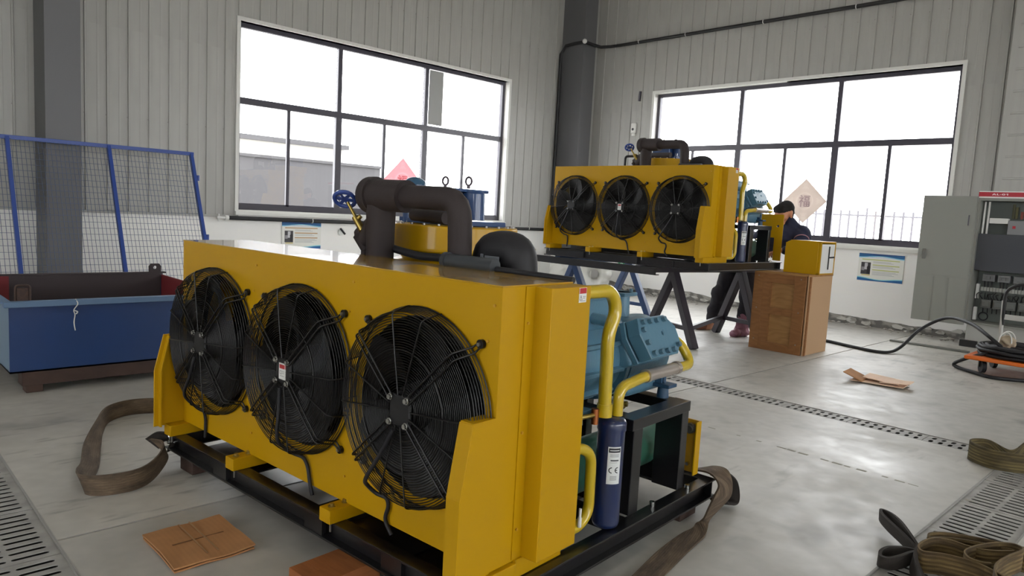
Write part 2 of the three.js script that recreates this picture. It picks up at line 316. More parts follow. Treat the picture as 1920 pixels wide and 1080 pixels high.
windowUnit('window_1', new THREE.Matrix4().makeTranslation(W1[0], 0, ZW), W1[1] - W1[0], W1[2], W1[3], 2.455, [1.44, 2.92], [0.71, 2.2, 3.70]);
windowUnit('window_2', new THREE.Matrix4().makeRotationY(-Math.PI / 2).premultiply(new THREE.Matrix4().makeTranslation(XW, 0, W2[0])), W2[1] - W2[0], W2[2], W2[3], 2.42, [1.52, 2.98], [0.72, 2.26, 3.68]);
{
  const g = struct('window_3');
  for (const [a, b, c, d] of FW) { add(g, 'pane', bx(a, b, c, d, ZF + 0.1, ZF + 0.106), M.glass); for (let k = 0; k <= 3; k++) add(g, 'mullion', bx(a + (b - a) * k / 3 - 0.03, a + (b - a) * k / 3 + 0.03, c, d, ZF + 0.07, ZF + 0.13), M.winFrame); add(g, 'transom', bx(a, b, 3, 3.07, ZF + 0.07, ZF + 0.13), M.winFrame); }
  const h = struct('window_4');
  for (const [a, b, c, d] of NW) { add(h, 'pane', bx(XN - 0.106, XN - 0.1, c, d, a, b), M.glass); for (let k = 0; k <= 3; k++) add(h, 'mullion', bx(XN - 0.13, XN - 0.07, c, d, a + (b - a) * k / 3 - 0.03, a + (b - a) * k / 3 + 0.03), M.winFrame); add(h, 'transom', bx(XN - 0.13, XN - 0.07, 3, 3.07, a, b), M.winFrame); }
}
// steel columns
{
  const c1 = struct('column_1'); add(c1, 'web_face', bx(1.64, 1.955, 0, HC, ZW, -8.4, 0.004), M.column);
  const c2 = struct('column_2'); add(c2, 'web_face', bx(9.55, 9.86, 0, HC, ZW, -8.36, 0.004), M.column);
  add(c2, 'corner_trim', bx(9.9, XW, 1.0, HC, -8.5, -8.44), M.clad);
}
// broken, peeling skirting of the right wall
{
  const g = struct('baseboard_right');
  const top = (z, s) => 0.045 + 0.12 * fbm((z + 9) / 9, 0.3, 10, 4, s) + 0.02 * fbm((z + 9) / 9, 0.7, 90, 2, s + 3);
  const layer = (name, z0, z1, x, th, s, k, m) => { const p = [[z0, 0]]; for (let z = z0; z <= z1; z += 0.03) p.push([z, top(z, s) * k]); p.push([z1, 0]); add(g, name, uvm(extrude(p.map(([z, y]) => [z, y]), th, [], 0).rotateY(-Math.PI / 2).translate(x, 0, 0), 1), m); };
  const mott = (A, B, s) => S('#ffffff', 0.95, 0, { map: dataTex(128, (u, v) => mix(A, B, Math.min(1, Math.max(0, (fbm(u, v, 9, 4, s) - 0.45) * 5))), true, 1.5) });
  layer('broken_plaster', -8.3, -2.2, XW, 0.012, 8, 1, mott([104, 102, 98], [150, 147, 140], 5));
  const white = mott([188, 186, 180], [140, 137, 130], 17);
  for (let i = 0; i < 34; i++) { const z = -8.2 + i * 0.175 + rr(-0.05, 0.05), h = rr(0.04, 0.09), y = rr(0, 0.06), n = 7, p = []; for (let k = 0; k < n; k++) { const a = k / n * Math.PI * 2, r = rr(0.55, 1.1); p.push([z + Math.cos(a) * r * rr(0.05, 0.11), y + h * 0.5 + Math.sin(a) * r * h * 0.5]); } if (rnd() < 0.85) add(g, 'plaster_flake', uvm(extrude(p.map(([q, w]) => [q, Math.max(0, w)]), 0.01 + rr(0, 0.012), [], 0).rotateY(-Math.PI / 2).translate(XW - 0.012, 0, 0), 1), white); }
  const dg = []; for (let i = 0; i < 160; i++) { const r = rr(0.006, 0.028); dg.push(new THREE.IcosahedronGeometry(r, 0).scale(1, 0.5, rr(0.8, 1.6)).rotateY(rr(0, 6)).translate(XW - 0.05 - rnd() * rnd() * 0.4, r * 0.4, rr(-8.3, -2.3))); }
  const m = add(g, 'plaster_crumbs', merge(dg), S('#aeaaa4', 0.95)); m.userData.kind = 'stuff';
}
// high-bay panel lamps under the roof
for (let i = 0; i < 3; i++) for (let j = 0; j < 3; j++) {
  const x = -3.5 + i * 5, z = -5 + j * 5, g = thing('high_bay_lamp', 'white panel lamp hanging high under the roof out of view', 'lamp', [x, 6.2, z], 0, 'high bay lamps under the roof');
  add(g, 'housing', bx(-0.6, 0.6, 0.02, 0.1, -0.3, 0.3, 0.02), M.white); add(g, 'rod', rod(V3(0, 0.1, 0), V3(0, 0.78, 0), 0.012), M.steel);
  add(g, 'diffuser', bx(-0.57, 0.57, 0, 0.02, -0.27, 0.27), S('#ffffff', 0.6, 0, { emissive: '#ffffff', emissiveIntensity: 1.2 }));
  const l = new THREE.RectAreaLight('#fff6e8', LAMP_POWER, 1.14, 0.54); l.position.set(0, -0.01, 0); l.rotation.x = -Math.PI / 2; g.add(l);
}
// outside: yard, low grey wall, pale building, picket fence on a brick base
{
  add(struct('ground'), 'yard', bx(-40, 60, -0.5, -0.33, -60, 40), M.ground);
  const g = thing('yard_wall', 'low grey concrete wall outside the left window', 'wall', [0, -0.33, 0]);
  add(g, 'wall_face', bx(5.5, 13.2, 0, 2.75, -20.3, -20), M.outWall); add(g, 'coping', bx(5.45, 13.25, 2.75, 2.83, -20.36, -19.94), M.outWall);
  const b = thing('far_building', 'pale long building standing far outside the left window', 'building', [0, -0.33, 0]);
  add(b, 'wall_face', bx(6, 26, 0, 5.2, -48, -44), M.outBuilding); add(b, 'roof', bx(5.7, 26.3, 5.2, 5.5, -48.3, -43.7), M.outWall);
  for (let i = 0; i < 7; i++) add(b, 'window', bx(7.5 + i * 2.6, 8.9 + i * 2.6, 2.6, 3.8, -43.99, -43.95), M.outWall);
  const f = thing('yard_fence', 'grey picket fence on a low brick base outside the right window', 'fence', [16, -0.33, 0]);
  add(f, 'brick_base', bx(-0.12, 0.12, 0, 0.95, -14, 4), M.outBrick);
  for (let i = 0; i < 90; i++) add(f, 'picket', bx(-0.014, 0.014, 0.95, 2.02 + (i % 8 ? 0 : 0.06), -13 + i * 0.18, -12.965 + i * 0.18), M.outFence);
  for (const y of [1.1, 1.9]) add(f, 'rail', bx(-0.016, 0.016, y, y + 0.035, -14, 4), M.outFence);
}
// ---------------------------------------------------------------- the flake-ice condensing machine (built once, then copied)
// in the machine's frame: u along the fan panel, w from the fan panel to the rear, y up
const U = (u, w, y) => V3(u, y, -w);
const ub = (u0, u1, y0, y1, w0, w1, r = 0) => bx(u0, u1, y0, y1, -w1, -w0, r);
const fanLabel = canvasTex(64, 96, (x, w, h) => { x.fillStyle = '#cfcfca'; x.fillRect(0, 0, w, h); x.fillStyle = '#a8262c'; x.fillRect(6, 8, 52, 24); x.strokeStyle = '#77777a'; x.lineWidth = 3; x.strokeRect(10, 46, 18, 18); x.fillStyle = '#9a9a98'; x.fillRect(34, 46, 20, 4); x.fillRect(34, 56, 20, 4); x.fillRect(10, 74, 44, 4); });
const warnLabel = canvasTex(64, 96, (x, w, h) => { x.fillStyle = '#dcdad4'; x.fillRect(0, 0, w, h); x.fillStyle = '#b3242a'; x.fillRect(4, 2, 58, 36); x.strokeStyle = '#55555a'; x.lineWidth = 3; x.beginPath(); x.moveTo(16, 50); x.lineTo(6, 78); x.lineTo(27, 78); x.closePath(); x.stroke(); x.fillStyle = '#88888c'; x.fillRect(15, 58, 3, 12); x.fillRect(32, 56, 26, 4); x.fillRect(32, 66, 22, 4); x.fillRect(8, 84, 48, 4); });
const filterLabel = canvasTex(128, 384, (x, w, h) => {
  x.fillStyle = '#d6d9d8'; x.fillRect(0, 0, w, h); x.fillStyle = '#15161c'; x.fillRect(8, 14, 112, 44); x.fillStyle = '#c4c7c8'; x.fillRect(18, 32, 92, 10);
  x.fillStyle = '#85898c'; for (const y of [74, 86, 98]) x.fillRect(22, y, 84, 5); x.fillStyle = '#44474c'; x.fillRect(28, 132, 78, 14); x.fillStyle = '#9a9d9e'; x.fillRect(22, 160, 70, 4);
  x.fillStyle = '#8d9092'; for (const y of [300, 312, 324, 336]) x.fillRect(30, y, 66, 6);
  x.strokeStyle = '#1c1d22'; x.lineWidth = 9; x.beginPath(); x.arc(46, 240, 27, Math.PI * 0.5, Math.PI * 1.5); x.stroke(); x.beginPath(); x.arc(104, 240, 27, Math.PI * 0.5, Math.PI * 1.5); x.stroke(); x.beginPath(); x.moveTo(78, 240); x.lineTo(98, 240); x.stroke();
});
const HUB_Y = 0.626, HUBS = [0.3303, 0.987, 1.6438], LU = 1.97, TOP = 1.044;

function makeFan(i) {
  const f = new THREE.Group(); f.name = 'fan';
  const R = 0.315, ZF0 = 0.078, RF = 0.3, wires = [], tor = (r, z, t = 0.0023) => wires.push(new THREE.TorusGeometry(r, t, 4, 64).translate(0, 0, z));
  for (let k = 0; k < 31; k++) tor(0.062 + k * (RF - 0.062) / 30, ZF0 - 0.004, 0.0017);
  for (let k = 1; k < 8; k++) { const t = k / 7; tor(RF + 0.004 + (R - RF - 0.004) * t, ZF0 - 0.004 - t * 0.066, 0.0019); }
  tor(0.19, ZF0, 0.003); tor(R + 0.003, 0.009, 0.0028);
  for (const a of [5, 74, 100, 160, 186, 254, 278, 340]) {
    const c = Math.cos(a * Math.PI / 180), s = Math.sin(a * Math.PI / 180), p = (r, z) => V3(c * r, s * r, z);
    wires.push(pipe([p(0.05, ZF0 + 0.004), p(0.17, ZF0 + 0.004), p(RF + 0.003, ZF0 + 0.002), p(R + 0.004, 0.02), p(R + 0.004, 0.004)], 0.0027, 0.012, 6));
  }
  add(f, 'wire_guard', merge(wires), M.blackWire);
  for (const a of [43, 137, 223, 317]) {
    const c = Math.cos(a * Math.PI / 180), s = Math.sin(a * Math.PI / 180), q = (r, t, z) => V3(c * r - s * t, s * r + c * t, z), g = [];
    for (const t of [-0.0105, 0.0105]) g.push(pipe([q(0.05, t * 0.9, ZF0 + 0.006), q(0.2, t, ZF0 + 0.006), q(RF + 0.005, t, ZF0 + 0.004), q(R + 0.007, t, 0.03), q(R + 0.012, t * 0.9, 0.014), q(0.354, t * 0.6, 0.011)], 0.0034, 0.012, 6));
    g.push(cyl(0.014, 0.014, 0.012, 12).rotateX(Math.PI / 2).translate(c * 0.357, s * 0.357, 0.008));
    const arm = add(f, 'guard_arm', merge(g), M.blackWire);
    add(arm, 'bolt', cyl(0.006, 0.006, 0.01, 6).rotateX(Math.PI / 2).translate(c * 0.357, s * 0.357, 0.017), M.steel);
  }
  add(f, 'hub_plate', merge([bx(-0.05, 0.05, -0.05, 0.05, ZF0 - 0.012, ZF0 + 0.004, 0.012), cyl(0.062, 0.062, 0.03, 24).rotateX(Math.PI / 2).translate(0, 0, ZF0 - 0.025)]), M.blackPlastic);
  for (const [a, b] of [[-1, 1], [1, 1], [-1, -1], [1, -1]]) add(f, 'hub_bolt', merge([cyl(0.0085, 0.0085, 0.008, 6).rotateX(Math.PI / 2).translate(a * 0.038, b * 0.039, ZF0 + 0.014), cyl(0.011, 0.011, 0.004, 14).rotateX(Math.PI / 2).translate(a * 0.038, b * 0.039, ZF0 + 0.009)]), M.chrome);
  add(f, 'motor', cyl(0.075, 0.085, 0.11, 28).rotateX(Math.PI / 2).translate(0, 0, -0.02), M.blackPlastic);
  // sickle blades
  const blade = (() => {
    const pos = [], idx = [], NR = 8, NA = 8;
    for (let m = 0; m <= NR; m++) for (let n = 0; n <= NA; n++) {
      const r = 0.08 + (0.277 - 0.08) * m / NR, t = n / NA, sweep = 0.55 * Math.pow(m / NR, 1.6), ang = sweep + (t - 0.5) * (0.85 + 0.15 * m / NR);
      pos.push(Math.cos(ang) * r, Math.sin(ang) * r, 0.035 - t * 0.075 + 0.012 * Math.sin(t * Math.PI));
    }
    for (let m = 0; m < NR; m++) for (let n = 0; n < NA; n++) { const a = m * (NA + 1) + n; idx.push(a, a + NA + 1, a + 1, a + 1, a + NA + 1, a + NA + 2); }
    const n0 = pos.length / 3; for (let k = 0; k < n0; k++) pos.push(pos[k * 3], pos[k * 3 + 1], pos[k * 3 + 2] - 0.003);
    const ii = idx.slice(); for (let k = 0; k < ii.length; k += 3) idx.push(ii[k] + n0, ii[k + 2] + n0, ii[k + 1] + n0);
    const g = new THREE.BufferGeometry(); g.setAttribute('position', new THREE.Float32BufferAttribute(pos, 3)); g.setIndex(idx); g.computeVertexNormals(); return uvm(g, 1);
  })();
  for (let k = 0; k < 5; k++) add(f, 'fan_blade', blade, M.blackPlastic).rotation.z = k * Math.PI * 0.4 + i * 0.5;
  const sh = new THREE.LatheGeometry([[0.289, 0.001], [0.287, 0.003], [0.284, 0.001], [0.283, -0.03], [0.284, -0.09], [0.287, -0.09], [0.286, -0.03], [0.287, -0.004], [0.289, 0.001]].map(p => new THREE.Vector2(...p)), 56).rotateX(Math.PI / 2);
  add(f, 'inlet_ring', plain(sh), M.blackPlastic);
  const z1 = ZF0 + 0.012, cb = [[[-0.02, -0.06, z1], [-0.07, -0.16, z1], [-0.13, -0.25, z1 - 0.006], [-0.145, -0.285, 0.06], [-0.12, -0.318, 0.03], [-0.085, -0.33, 0.018], [-0.08, -0.36, 0.012], [-0.084, -0.45, 0.01]],
    [[-0.005, -0.06, z1], [-0.01, -0.16, z1], [-0.02, -0.26, z1 - 0.004], [-0.022, -0.295, 0.06], [0.0, -0.322, 0.03], [0.045, -0.33, 0.016], [0.066, -0.355, 0.012], [0.085, -0.415, 0.012], [0.1, -0.46, 0.01]],
    [[-0.015, -0.06, z1], [-0.07, -0.15, z1], [-0.15, -0.26, z1 - 0.006], [-0.175, -0.29, 0.06], [-0.16, -0.325, 0.03], [-0.125, -0.335, 0.016], [-0.118, -0.36, 0.012], [-0.13, -0.41, 0.012], [-0.1, -0.455, 0.01]]][i].map(q => V3(...q));
  add(f, 'power_cable', spline(cb, 0.007, 60, 8), M.blackRubber);
  if (i === 1) { const lb = add(f, 'label_plate', bx(-0.021, 0.021, -0.03, 0.03, ZF0 + 0.004, ZF0 + 0.007), S('#ffffff', 0.5, 0, { map: fanLabel })); lb.userData.label = 'red and white rating plate'; }
  f.position.copy(U(HUBS[i], 0, HUB_Y)); return f;
}

function makeMachine(name, label) {
  const t = thing(name, label, 'machine');
  // -- skid
  const sk = new THREE.Group(); sk.name = 'skid_frame'; t.add(sk);
  const channel = (a0, a1, b, dir, along) => {   // C rail: web at b, flanges towards dir
    const f = 0.055 * dir, mk = (y0, y1, p, q) => along === 'u' ? ub(a0, a1, y0, y1, Math.min(p, q), Math.max(p, q), 0.002) : ub(Math.min(p, q), Math.max(p, q), y0, y1, a0, a1, 0.002);
    return merge([mk(0.137, 0.145, b, b + f), mk(0.065, 0.074, b, b + f), mk(0.065, 0.145, b + f * 0.55, b + f * 0.7)]);
  };
  const s0 = -0.037, s1 = 2.021, q0 = -0.0665, q1 = 1.4076;
  add(sk, 'skid_rail', channel(s0, s1, q0, 1, 'u'), M.skid); add(sk, 'skid_rail', channel(s0, s1, q1, -1, 'u'), M.skid);
  add(sk, 'skid_rail', channel(q0 + 0.05, q1 - 0.05, s0, 1, 'w'), M.skid); add(sk, 'skid_rail', channel(q0 + 0.05, q1 - 0.05, s1, -1, 'w'), M.skid);
  for (const u of [0.48, 1.17, 1.6]) add(sk, 'cross_member', ub(u - 0.05, u + 0.05, 0.07, 0.138, q0 + 0.012, q1 - 0.012, 0.002), M.skid);
  for (const w of [0.3, 0.75]) add(sk, 'cross_member', ub(s0 + 0.03, s1 - 0.03, 0.08, 0.137, w - 0.025, w + 0.025, 0.002), M.skid);
  for (const [u0, u1] of [[0.24, 0.43], [0.53, 0.66], [1.3, 1.55], [1.65, 1.93]]) add(sk, 'base_plate', ub(u0, u1, 0.122, 0.13, -0.005, 0.275, 0.001), M.skid);
  add(sk, 'rear_sill', ub(0.03, 1.94, 0.138, 0.205, 0.3, 0.312, 0.001), M.skid);
  for (const u of [0.484, 1.175]) add(sk, 'gusset', ub(u - 0.055, u + 0.055, 0.074, 0.138, q0 + 0.004, q0 + 0.012), M.skid);
  for (const [u, w] of [[1.98, 0.93], [1.99, 1.2]]) add(sk, 'bolt', cyl(0.011, 0.011, 0.02, 6).translate(u, 0.152, -w), M.chrome);
  // -- condenser housing
  const hs = new THREE.Group(); hs.name = 'condenser_housing'; t.add(hs);
  add(hs, 'front_panel', extrude([[0, 0.196], [LU, 0.196], [LU, TOP - 0.004], [0, TOP - 0.004]], 0.004, HUBS.map(u => roundHole(u, HUB_Y, 0.285)), 0).translate(0, 0, -0.004), M.yellow);
  add(hs, 'top_panel', ub(-0.002, LU + 0.002, TOP - 0.005, TOP, -0.002, 0.33, 0.0015), M.yellowTop);
  add(hs, 'side_panel', ub(LU - 0.004, LU, 0.2, TOP - 0.005, 0.004, 0.33), M.yellow);
  add(hs, 'side_panel', ub(0, 0.004, 0.2, TOP - 0.005, 0.004, 0.33), M.yellow);
  add(hs, 'bottom_panel', ub(0.004, LU - 0.004, 0.196, 0.204, 0.004, 0.33), M.yellow);
  add(hs, 'condenser_coil', merge([ub(0.02, LU - 0.02, 0.21, TOP - 0.012, 0.235, 0.315), ...Array.from({ length: 40 }, (_, k) => ub(0.02, LU - 0.02, 0.222 + k * 0.02, 0.226 + k * 0.02, 0.228, 0.236))]), M.coil);
  { // baffles between the fan chambers
    for (const u of [0.66, 1.315]) add(hs, 'baffle', ub(u - 0.002, u + 0.002, 0.21, TOP - 0.01, 0.006, 0.234), M.coil);
  }
  const cov = add(hs, 'end_cover', merge([ub(LU, LU + 0.068, 0.205, TOP - 0.006, 0.14, 0.335, 0.003), ub(LU, LU + 0.004, 0.205, TOP - 0.006, 0.1, 0.15)]), M.yellow);
  const wl1 = add(hs, 'warning_label', ub(LU + 0.0675, LU + 0.0695, 0.989, 1.034, 0.271, 0.309), S('#ffffff', 0.5, 0, { map: warnLabel })); wl1.userData.label = 'red and white warning sticker';
  for (const y of [0.93, 0.6, 0.3]) add(hs, 'screw', cyl(0.0045, 0.0045, 0.006, 6).rotateZ(Math.PI / 2).translate(LU + 0.006, y, -0.113), M.yellowDark);
  for (const u of [0.63, 1.27, 1.925]) for (const y of [0.985, 0.88, 0.74, 0.29]) if (u > 1.5 ? y > 0.7 : y !== 0.74) add(hs, 'screw', cyl(0.0045, 0.0045, 0.005, 8).rotateX(Math.PI / 2).translate(u + (y > 0.95 ? 0.02 : 0), y, 0.003), M.yellowDark);
  // end gussets in front of the panel
  const gus = (u0, u1, top) => { const w0 = [[0, 0.19], [0.132, 0.19], [0.131, 0.45], [0.09, top], [0, top]]; return extrude(w0, u1 - u0, [], 0.0015).rotateY(-Math.PI / 2).translate(u1, 0, 0); };
  // profile x runs to the front (+z); after the turn x -> +z
  add(hs, 'end_bracket', merge([gus(LU - 0.006, LU - 0.001, 0.662), (() => { const g = extrude([[0.092, 0.658], [0.131, 0.45], [0.131, 0.19], [0.126, 0.19], [0.126, 0.45], [0.087, 0.658]], 0.05, [], 0.001).rotateY(-Math.PI / 2).translate(LU - 0.004, 0, 0); return g; })(), ub(LU - 0.05, LU, 0.658, 0.664, -0.092, -0.002)]), M.yellow);
  add(hs, 'end_bracket', merge([gus(0.001, 0.006, 0.612), extrude([[0.077, 0.608], [0.114, 0.45], [0.114, 0.19], [0.109, 0.19], [0.109, 0.45], [0.072, 0.608]], 0.03, [], 0.001).rotateY(-Math.PI / 2).translate(0.032, 0, 0)]), M.yellow);
  for (const [u, u2] of [[0.0, 0.065], [0.575, 0.638], [1.243, 1.306], [1.9, 1.985]]) {
    const fb = add(hs, 'mounting_foot', ub(u, u2, 0.1455, 0.196, -0.085, 0.11, 0.003), M.yellow);
    if (u > 0.1 && u < 1.8) for (const w of [-0.055, 0.0]) add(fb, 'bolt', merge([cyl(0.009, 0.009, 0.012, 6).translate((u + u2) / 2, 0.202, -w), cyl(0.013, 0.013, 0.003, 12).translate((u + u2) / 2, 0.1975, -w)]), M.brass);
    add(fb, 'bolt_end', cyl(0.004, 0.004, 0.03, 6).translate(u + 0.05, 0.13, 0.072), M.steel);
  }
  add(hs, 'base_flange', ub(LU - 0.03, LU + 0.012, 0.1455, 0.205, 0.11, 0.34, 0.002), M.yellow);
  for (let i = 0; i < 3; i++) t.add(makeFan(i));
  // -- evaporator drum with flanged lid, gear motor
  const dr = add(t, 'evaporator_drum', plain(new THREE.LatheGeometry([[0, 0.3], [0.25, 0.3], [0.25, 0.985], [0.285, 0.99], [0.285, 1.012], [0.25, 1.016], [0.25, 1.05], [0.3, 1.054], [0.3, 1.07], [0.29, 1.074], [0.29, 1.168], [0.287, 1.175], [0, 1.176]].map(p => new THREE.Vector2(...p)), 56).translate(0.877, 0, -0.877)), M.yellow);
  for (let k = 0; k < 24; k++) { const a = k / 24 * Math.PI * 2; add(dr, 'bolt', cyl(0.007, 0.007, 0.008, 6).translate(0.877 + Math.cos(a) * 0.272, 1.179, -0.877 + Math.sin(a) * 0.272), M.steel); }
  add(t, 'sight_post', merge([cyl(0.02, 0.02, 0.6, 14).translate(1.4, 0.79, -0.8), cyl(0.024, 0.024, 0.014, 14).translate(1.4, 1.097, -0.8)]), M.yellowPipe);
  const gm = new THREE.Group(); gm.name = 'gear_motor'; t.add(gm);
  add(gm, 'base_plate', ub(0.66, 1.045, 1.177, 1.2, 0.76, 1.04, 0.004), M.motorBlue);
  add(gm, 'gearbox', merge([ub(0.7, 0.925, 1.205, 1.335, 0.8, 1.0, 0.012), ub(0.69, 0.96, 1.33, 1.345, 0.79, 1.005, 0.004)]), M.motorBlue);
  add(gm, 'motor', merge([cyl(0.05, 0.053, 0.12, 24).translate(0.965, 1.265, -0.9), cyl(0.04, 0.05, 0.012, 24).translate(0.965, 1.331, -0.9)]), M.motorBlue);
  add(gm, 'fan_cowl', new THREE.SphereGeometry(0.056, 24, 12, 0, Math.PI * 2, 0, Math.PI / 2).scale(1, 0.7, 1).translate(0.55, 1.36, -0.9), P('#1c4a66', 0.4, 0, { clearcoat: 0.3 }));
  add(gm, 'motor', merge([cyl(0.055, 0.055, 0.19, 24).translate(0.55, 1.265, -0.9), ub(0.5, 0.72, 1.177, 1.2, 0.85, 0.95)]), M.motorBlue);
  for (const u of [0.79, 0.945]) add(gm, 'eyebolt', merge([new THREE.TorusGeometry(0.019, 0.005, 8, 20).translate(u, 1.381, -0.88), cyl(0.008, 0.008, 0.02, 8).translate(u, 1.357, -0.88)]), S('#4a4048', 0.5));
  add(gm, 'foot_bolt', merge([cyl(0.012, 0.012, 0.04, 6).translate(1.02, 1.22, -0.8), cyl(0.02, 0.02, 0.01, 12).translate(1.02, 1.205, -0.8)]), M.motorBlue);
  // -- insulated pipework behind the condenser
  const pw = new THREE.Group(); pw.name = 'insulated_pipework'; t.add(pw);
  add(pw, 'suction_pipe', pipe([U(0.9, 0.4, 1.292), U(1.385, 0.395, 1.286), U(1.39, 0.41, 0.9)], 0.046, 0.075, 20), M.foam);
  add(pw, 'suction_header', merge([rod(U(0.846, 0.4, 1.292), U(1.08, 0.398, 1.29), 0.065, 28), new THREE.SphereGeometry(0.077, 28, 16).scale(0.5, 1, 1).translate(0.848, 1.29, -0.4), rod(U(0.848, 0.4, 1.29), U(0.885, 0.4, 1.29), 0.077, 28)]), M.foam);
  add(pw, 'riser_pipe', merge([rod(U(0.9, 0.42, 0.7), U(0.905, 0.41, 1.25), 0.051, 24, 0.062), rod(U(0.775, 0.43, 0.75), U(0.782, 0.43, 1.1), 0.018, 12), rod(U(0.88, 0.42, 1.18), U(0.8, 0.43, 1.1), 0.05, 16)]), M.foam);
  add(pw, 'riser_bend', merge([rod(U(0.86, 0.43, 1.19), U(0.75, 0.43, 1.115), 0.036, 12), rod(U(0.75, 0.43, 1.115), U(0.79, 0.43, 1.05), 0.036, 12, 0.02)]), M.foam);
  const dm = [spline([U(1.425, 0.53, 0.75), U(1.425, 0.53, 1.0), U(1.425, 0.53, 1.055), U(1.437, 0.53, 1.096), U(1.47, 0.53, 1.108), U(1.53, 0.53, 1.109), U(1.562, 0.53, 1.096), U(1.573, 0.53, 1.05), U(1.574, 0.53, 0.75)], 0.07, 70, 20), ub(1.43, 1.57, 0.8, 1.1, 0.475, 0.585, 0.03)];
  add(pw, 'return_bend', merge(dm), M.foamBlack);
  add(pw, 'oil_line', pipe([U(0.92, 0.45, 1.075), U(1.1, 0.46, 1.052), U(1.33, 0.46, 1.06), U(1.36, 0.45, 1.14)], 0.016, 0.05, 10), M.foamBlack);
  add(pw, 'vapour_line', rod(U(0.78, 0.7, 1.215), U(1.04, 0.66, 1.21), 0.028, 14), M.foam);
  add(pw, 'liquid_line', pipe([U(1.39, 0.35, 1.045), U(1.66, 0.35, 1.05), U(1.95, 0.36, 1.045)], 0.011, 0.03, 10), M.blackRubber);
  const tp = add(pw, 'tape_wrapped_joint', merge([rod(U(1.385, 0.338, 1.06), U(1.625, 0.342, 1.058), 0.029, 14), rod(U(1.38, 0.338, 1.06), U(1.40, 0.338, 1.06), 0.033, 14)]), M.tape);
  add(pw, 'tape_patch', merge([bx(1.462, 1.535, 0.99, 1.085, -0.4625, -0.4585, 0.002), bx(1.44, 1.455, 1.0, 1.09, -0.4625, -0.4585, 0.002)]), M.tapeGrey);
  const hw = add(pw, 'valve_stem', merge([rod(U(0.785, 0.385, 1.175), U(0.735, 0.365, 1.255), 0.007, 8), rod(U(0.81, 0.39, 1.14), U(0.77, 0.38, 1.195), 0.015, 8), rod(U(0.775, 0.38, 1.175), U(0.795, 0.39, 1.2), 0.01, 8)]), M.brass);
  const wt = new THREE.TorusGeometry(0.044, 0.0095, 8, 28), ws = [wt]; for (const a of [0, 1.05, 2.1]) ws.push(bx(-0.043, 0.043, -0.006, 0.006, -0.004, 0.004).rotateZ(a));
  const wheel = merge(ws); wheel.rotateX(Math.PI / 2 - 0.55).rotateZ(0.55).translate(0.722, 1.267, -0.36); add(hw, 'hand_wheel', wheel, M.wheelBlue);
  // -- stand with compressor
  const st = new THREE.Group(); st.name = 'compressor_stand'; t.add(st);
  for (const [w0, w1] of [[0.77, 0.835], [1.146, 1.2]]) { add(st, 'leg', ub(1.85, 1.972, 0.145, 0.475, w0, w1, 0.004), M.skid); add(st, 'leg', ub(1.42, 1.5, 0.145, 0.475, w0, w1, 0.004), M.skid); }
  add(st, 'table_frame', merge([ub(1.9, 1.972, 0.472, 0.515, 0.76, 1.21, 0.003), ub(1.42, 1.5, 0.472, 0.515, 0.5, 1.21, 0.003), ub(1.42, 1.972, 0.472, 0.514, 0.765, 0.84, 0.003), ub(1.42, 1.972, 0.472, 0.514, 1.14, 1.205, 0.003), ub(1.42, 1.9, 0.472, 0.5, 0.45, 0.52, 0.003)]), M.skid);
  const cp = new THREE.Group(); cp.name = 'compressor'; t.add(cp);
  const ax = (r0, r1, w0, w1, u, y, n = 36) => new THREE.CylinderGeometry(r1, r0, w1 - w0, n).rotateX(-Math.PI / 2).translate(u, y, -(w0 + w1) / 2);
  const CU = 1.69, CY = 0.7, ribs = [];
  for (let k = 0; k < 10; k++) { const a = k / 10 * Math.PI * 2; ribs.push(bx(-0.009, 0.009, 0.1, 0.17, -0.86, -0.44, 0.004).rotateZ(a + 0.15).translate(CU, CY, 0)); }
  add(cp, 'motor_housing', merge([ax(0.115, 0.15, 0.42, 0.5, CU, CY), ax(0.15, 0.152, 0.5, 0.86, CU, CY), ...ribs]), M.compressor);
  add(cp, 'flange', merge([ax(0.178, 0.178, 0.86, 0.882, CU, CY), ax(0.172, 0.172, 0.905, 0.928, CU, CY), ax(0.158, 0.158, 0.88, 0.91, CU, CY)]), M.compressor);
  add(cp, 'crankcase', merge([ax(0.16, 0.15, 0.925, 1.24, CU, CY - 0.01), ub(1.55, 1.83, 0.535, 0.7, 0.94, 1.24, 0.03), ub(1.57, 1.81, 0.7, 0.84, 0.95, 1.22, 0.05), ax(0.13, 0.11, 1.24, 1.28, CU, CY)]), M.compressor);
  add(cp, 'terminal_box', merge([ub(1.6, 1.78, 0.82, 0.945, 0.64, 0.905, 0.012), ub(1.595, 1.785, 0.936, 0.953, 0.635, 0.91, 0.004)]), M.compressor);
  add(cp, 'cable_gland', rod(U(1.74, 0.72, 0.875), U(1.86, 0.76, 0.862), 0.02, 14, 0.022), M.compressor);
  add(cp, 'suction_valve', merge([cyl(0.032, 0.036, 0.1, 18).translate(CU, 0.895, -1.07), ub(CU - 0.04, CU + 0.045, 0.93, 0.945, 1.02, 1.12, 0.004), cyl(0.008, 0.008, 0.02, 6).translate(CU + 0.03, 0.95, -1.09)]), M.compressor);
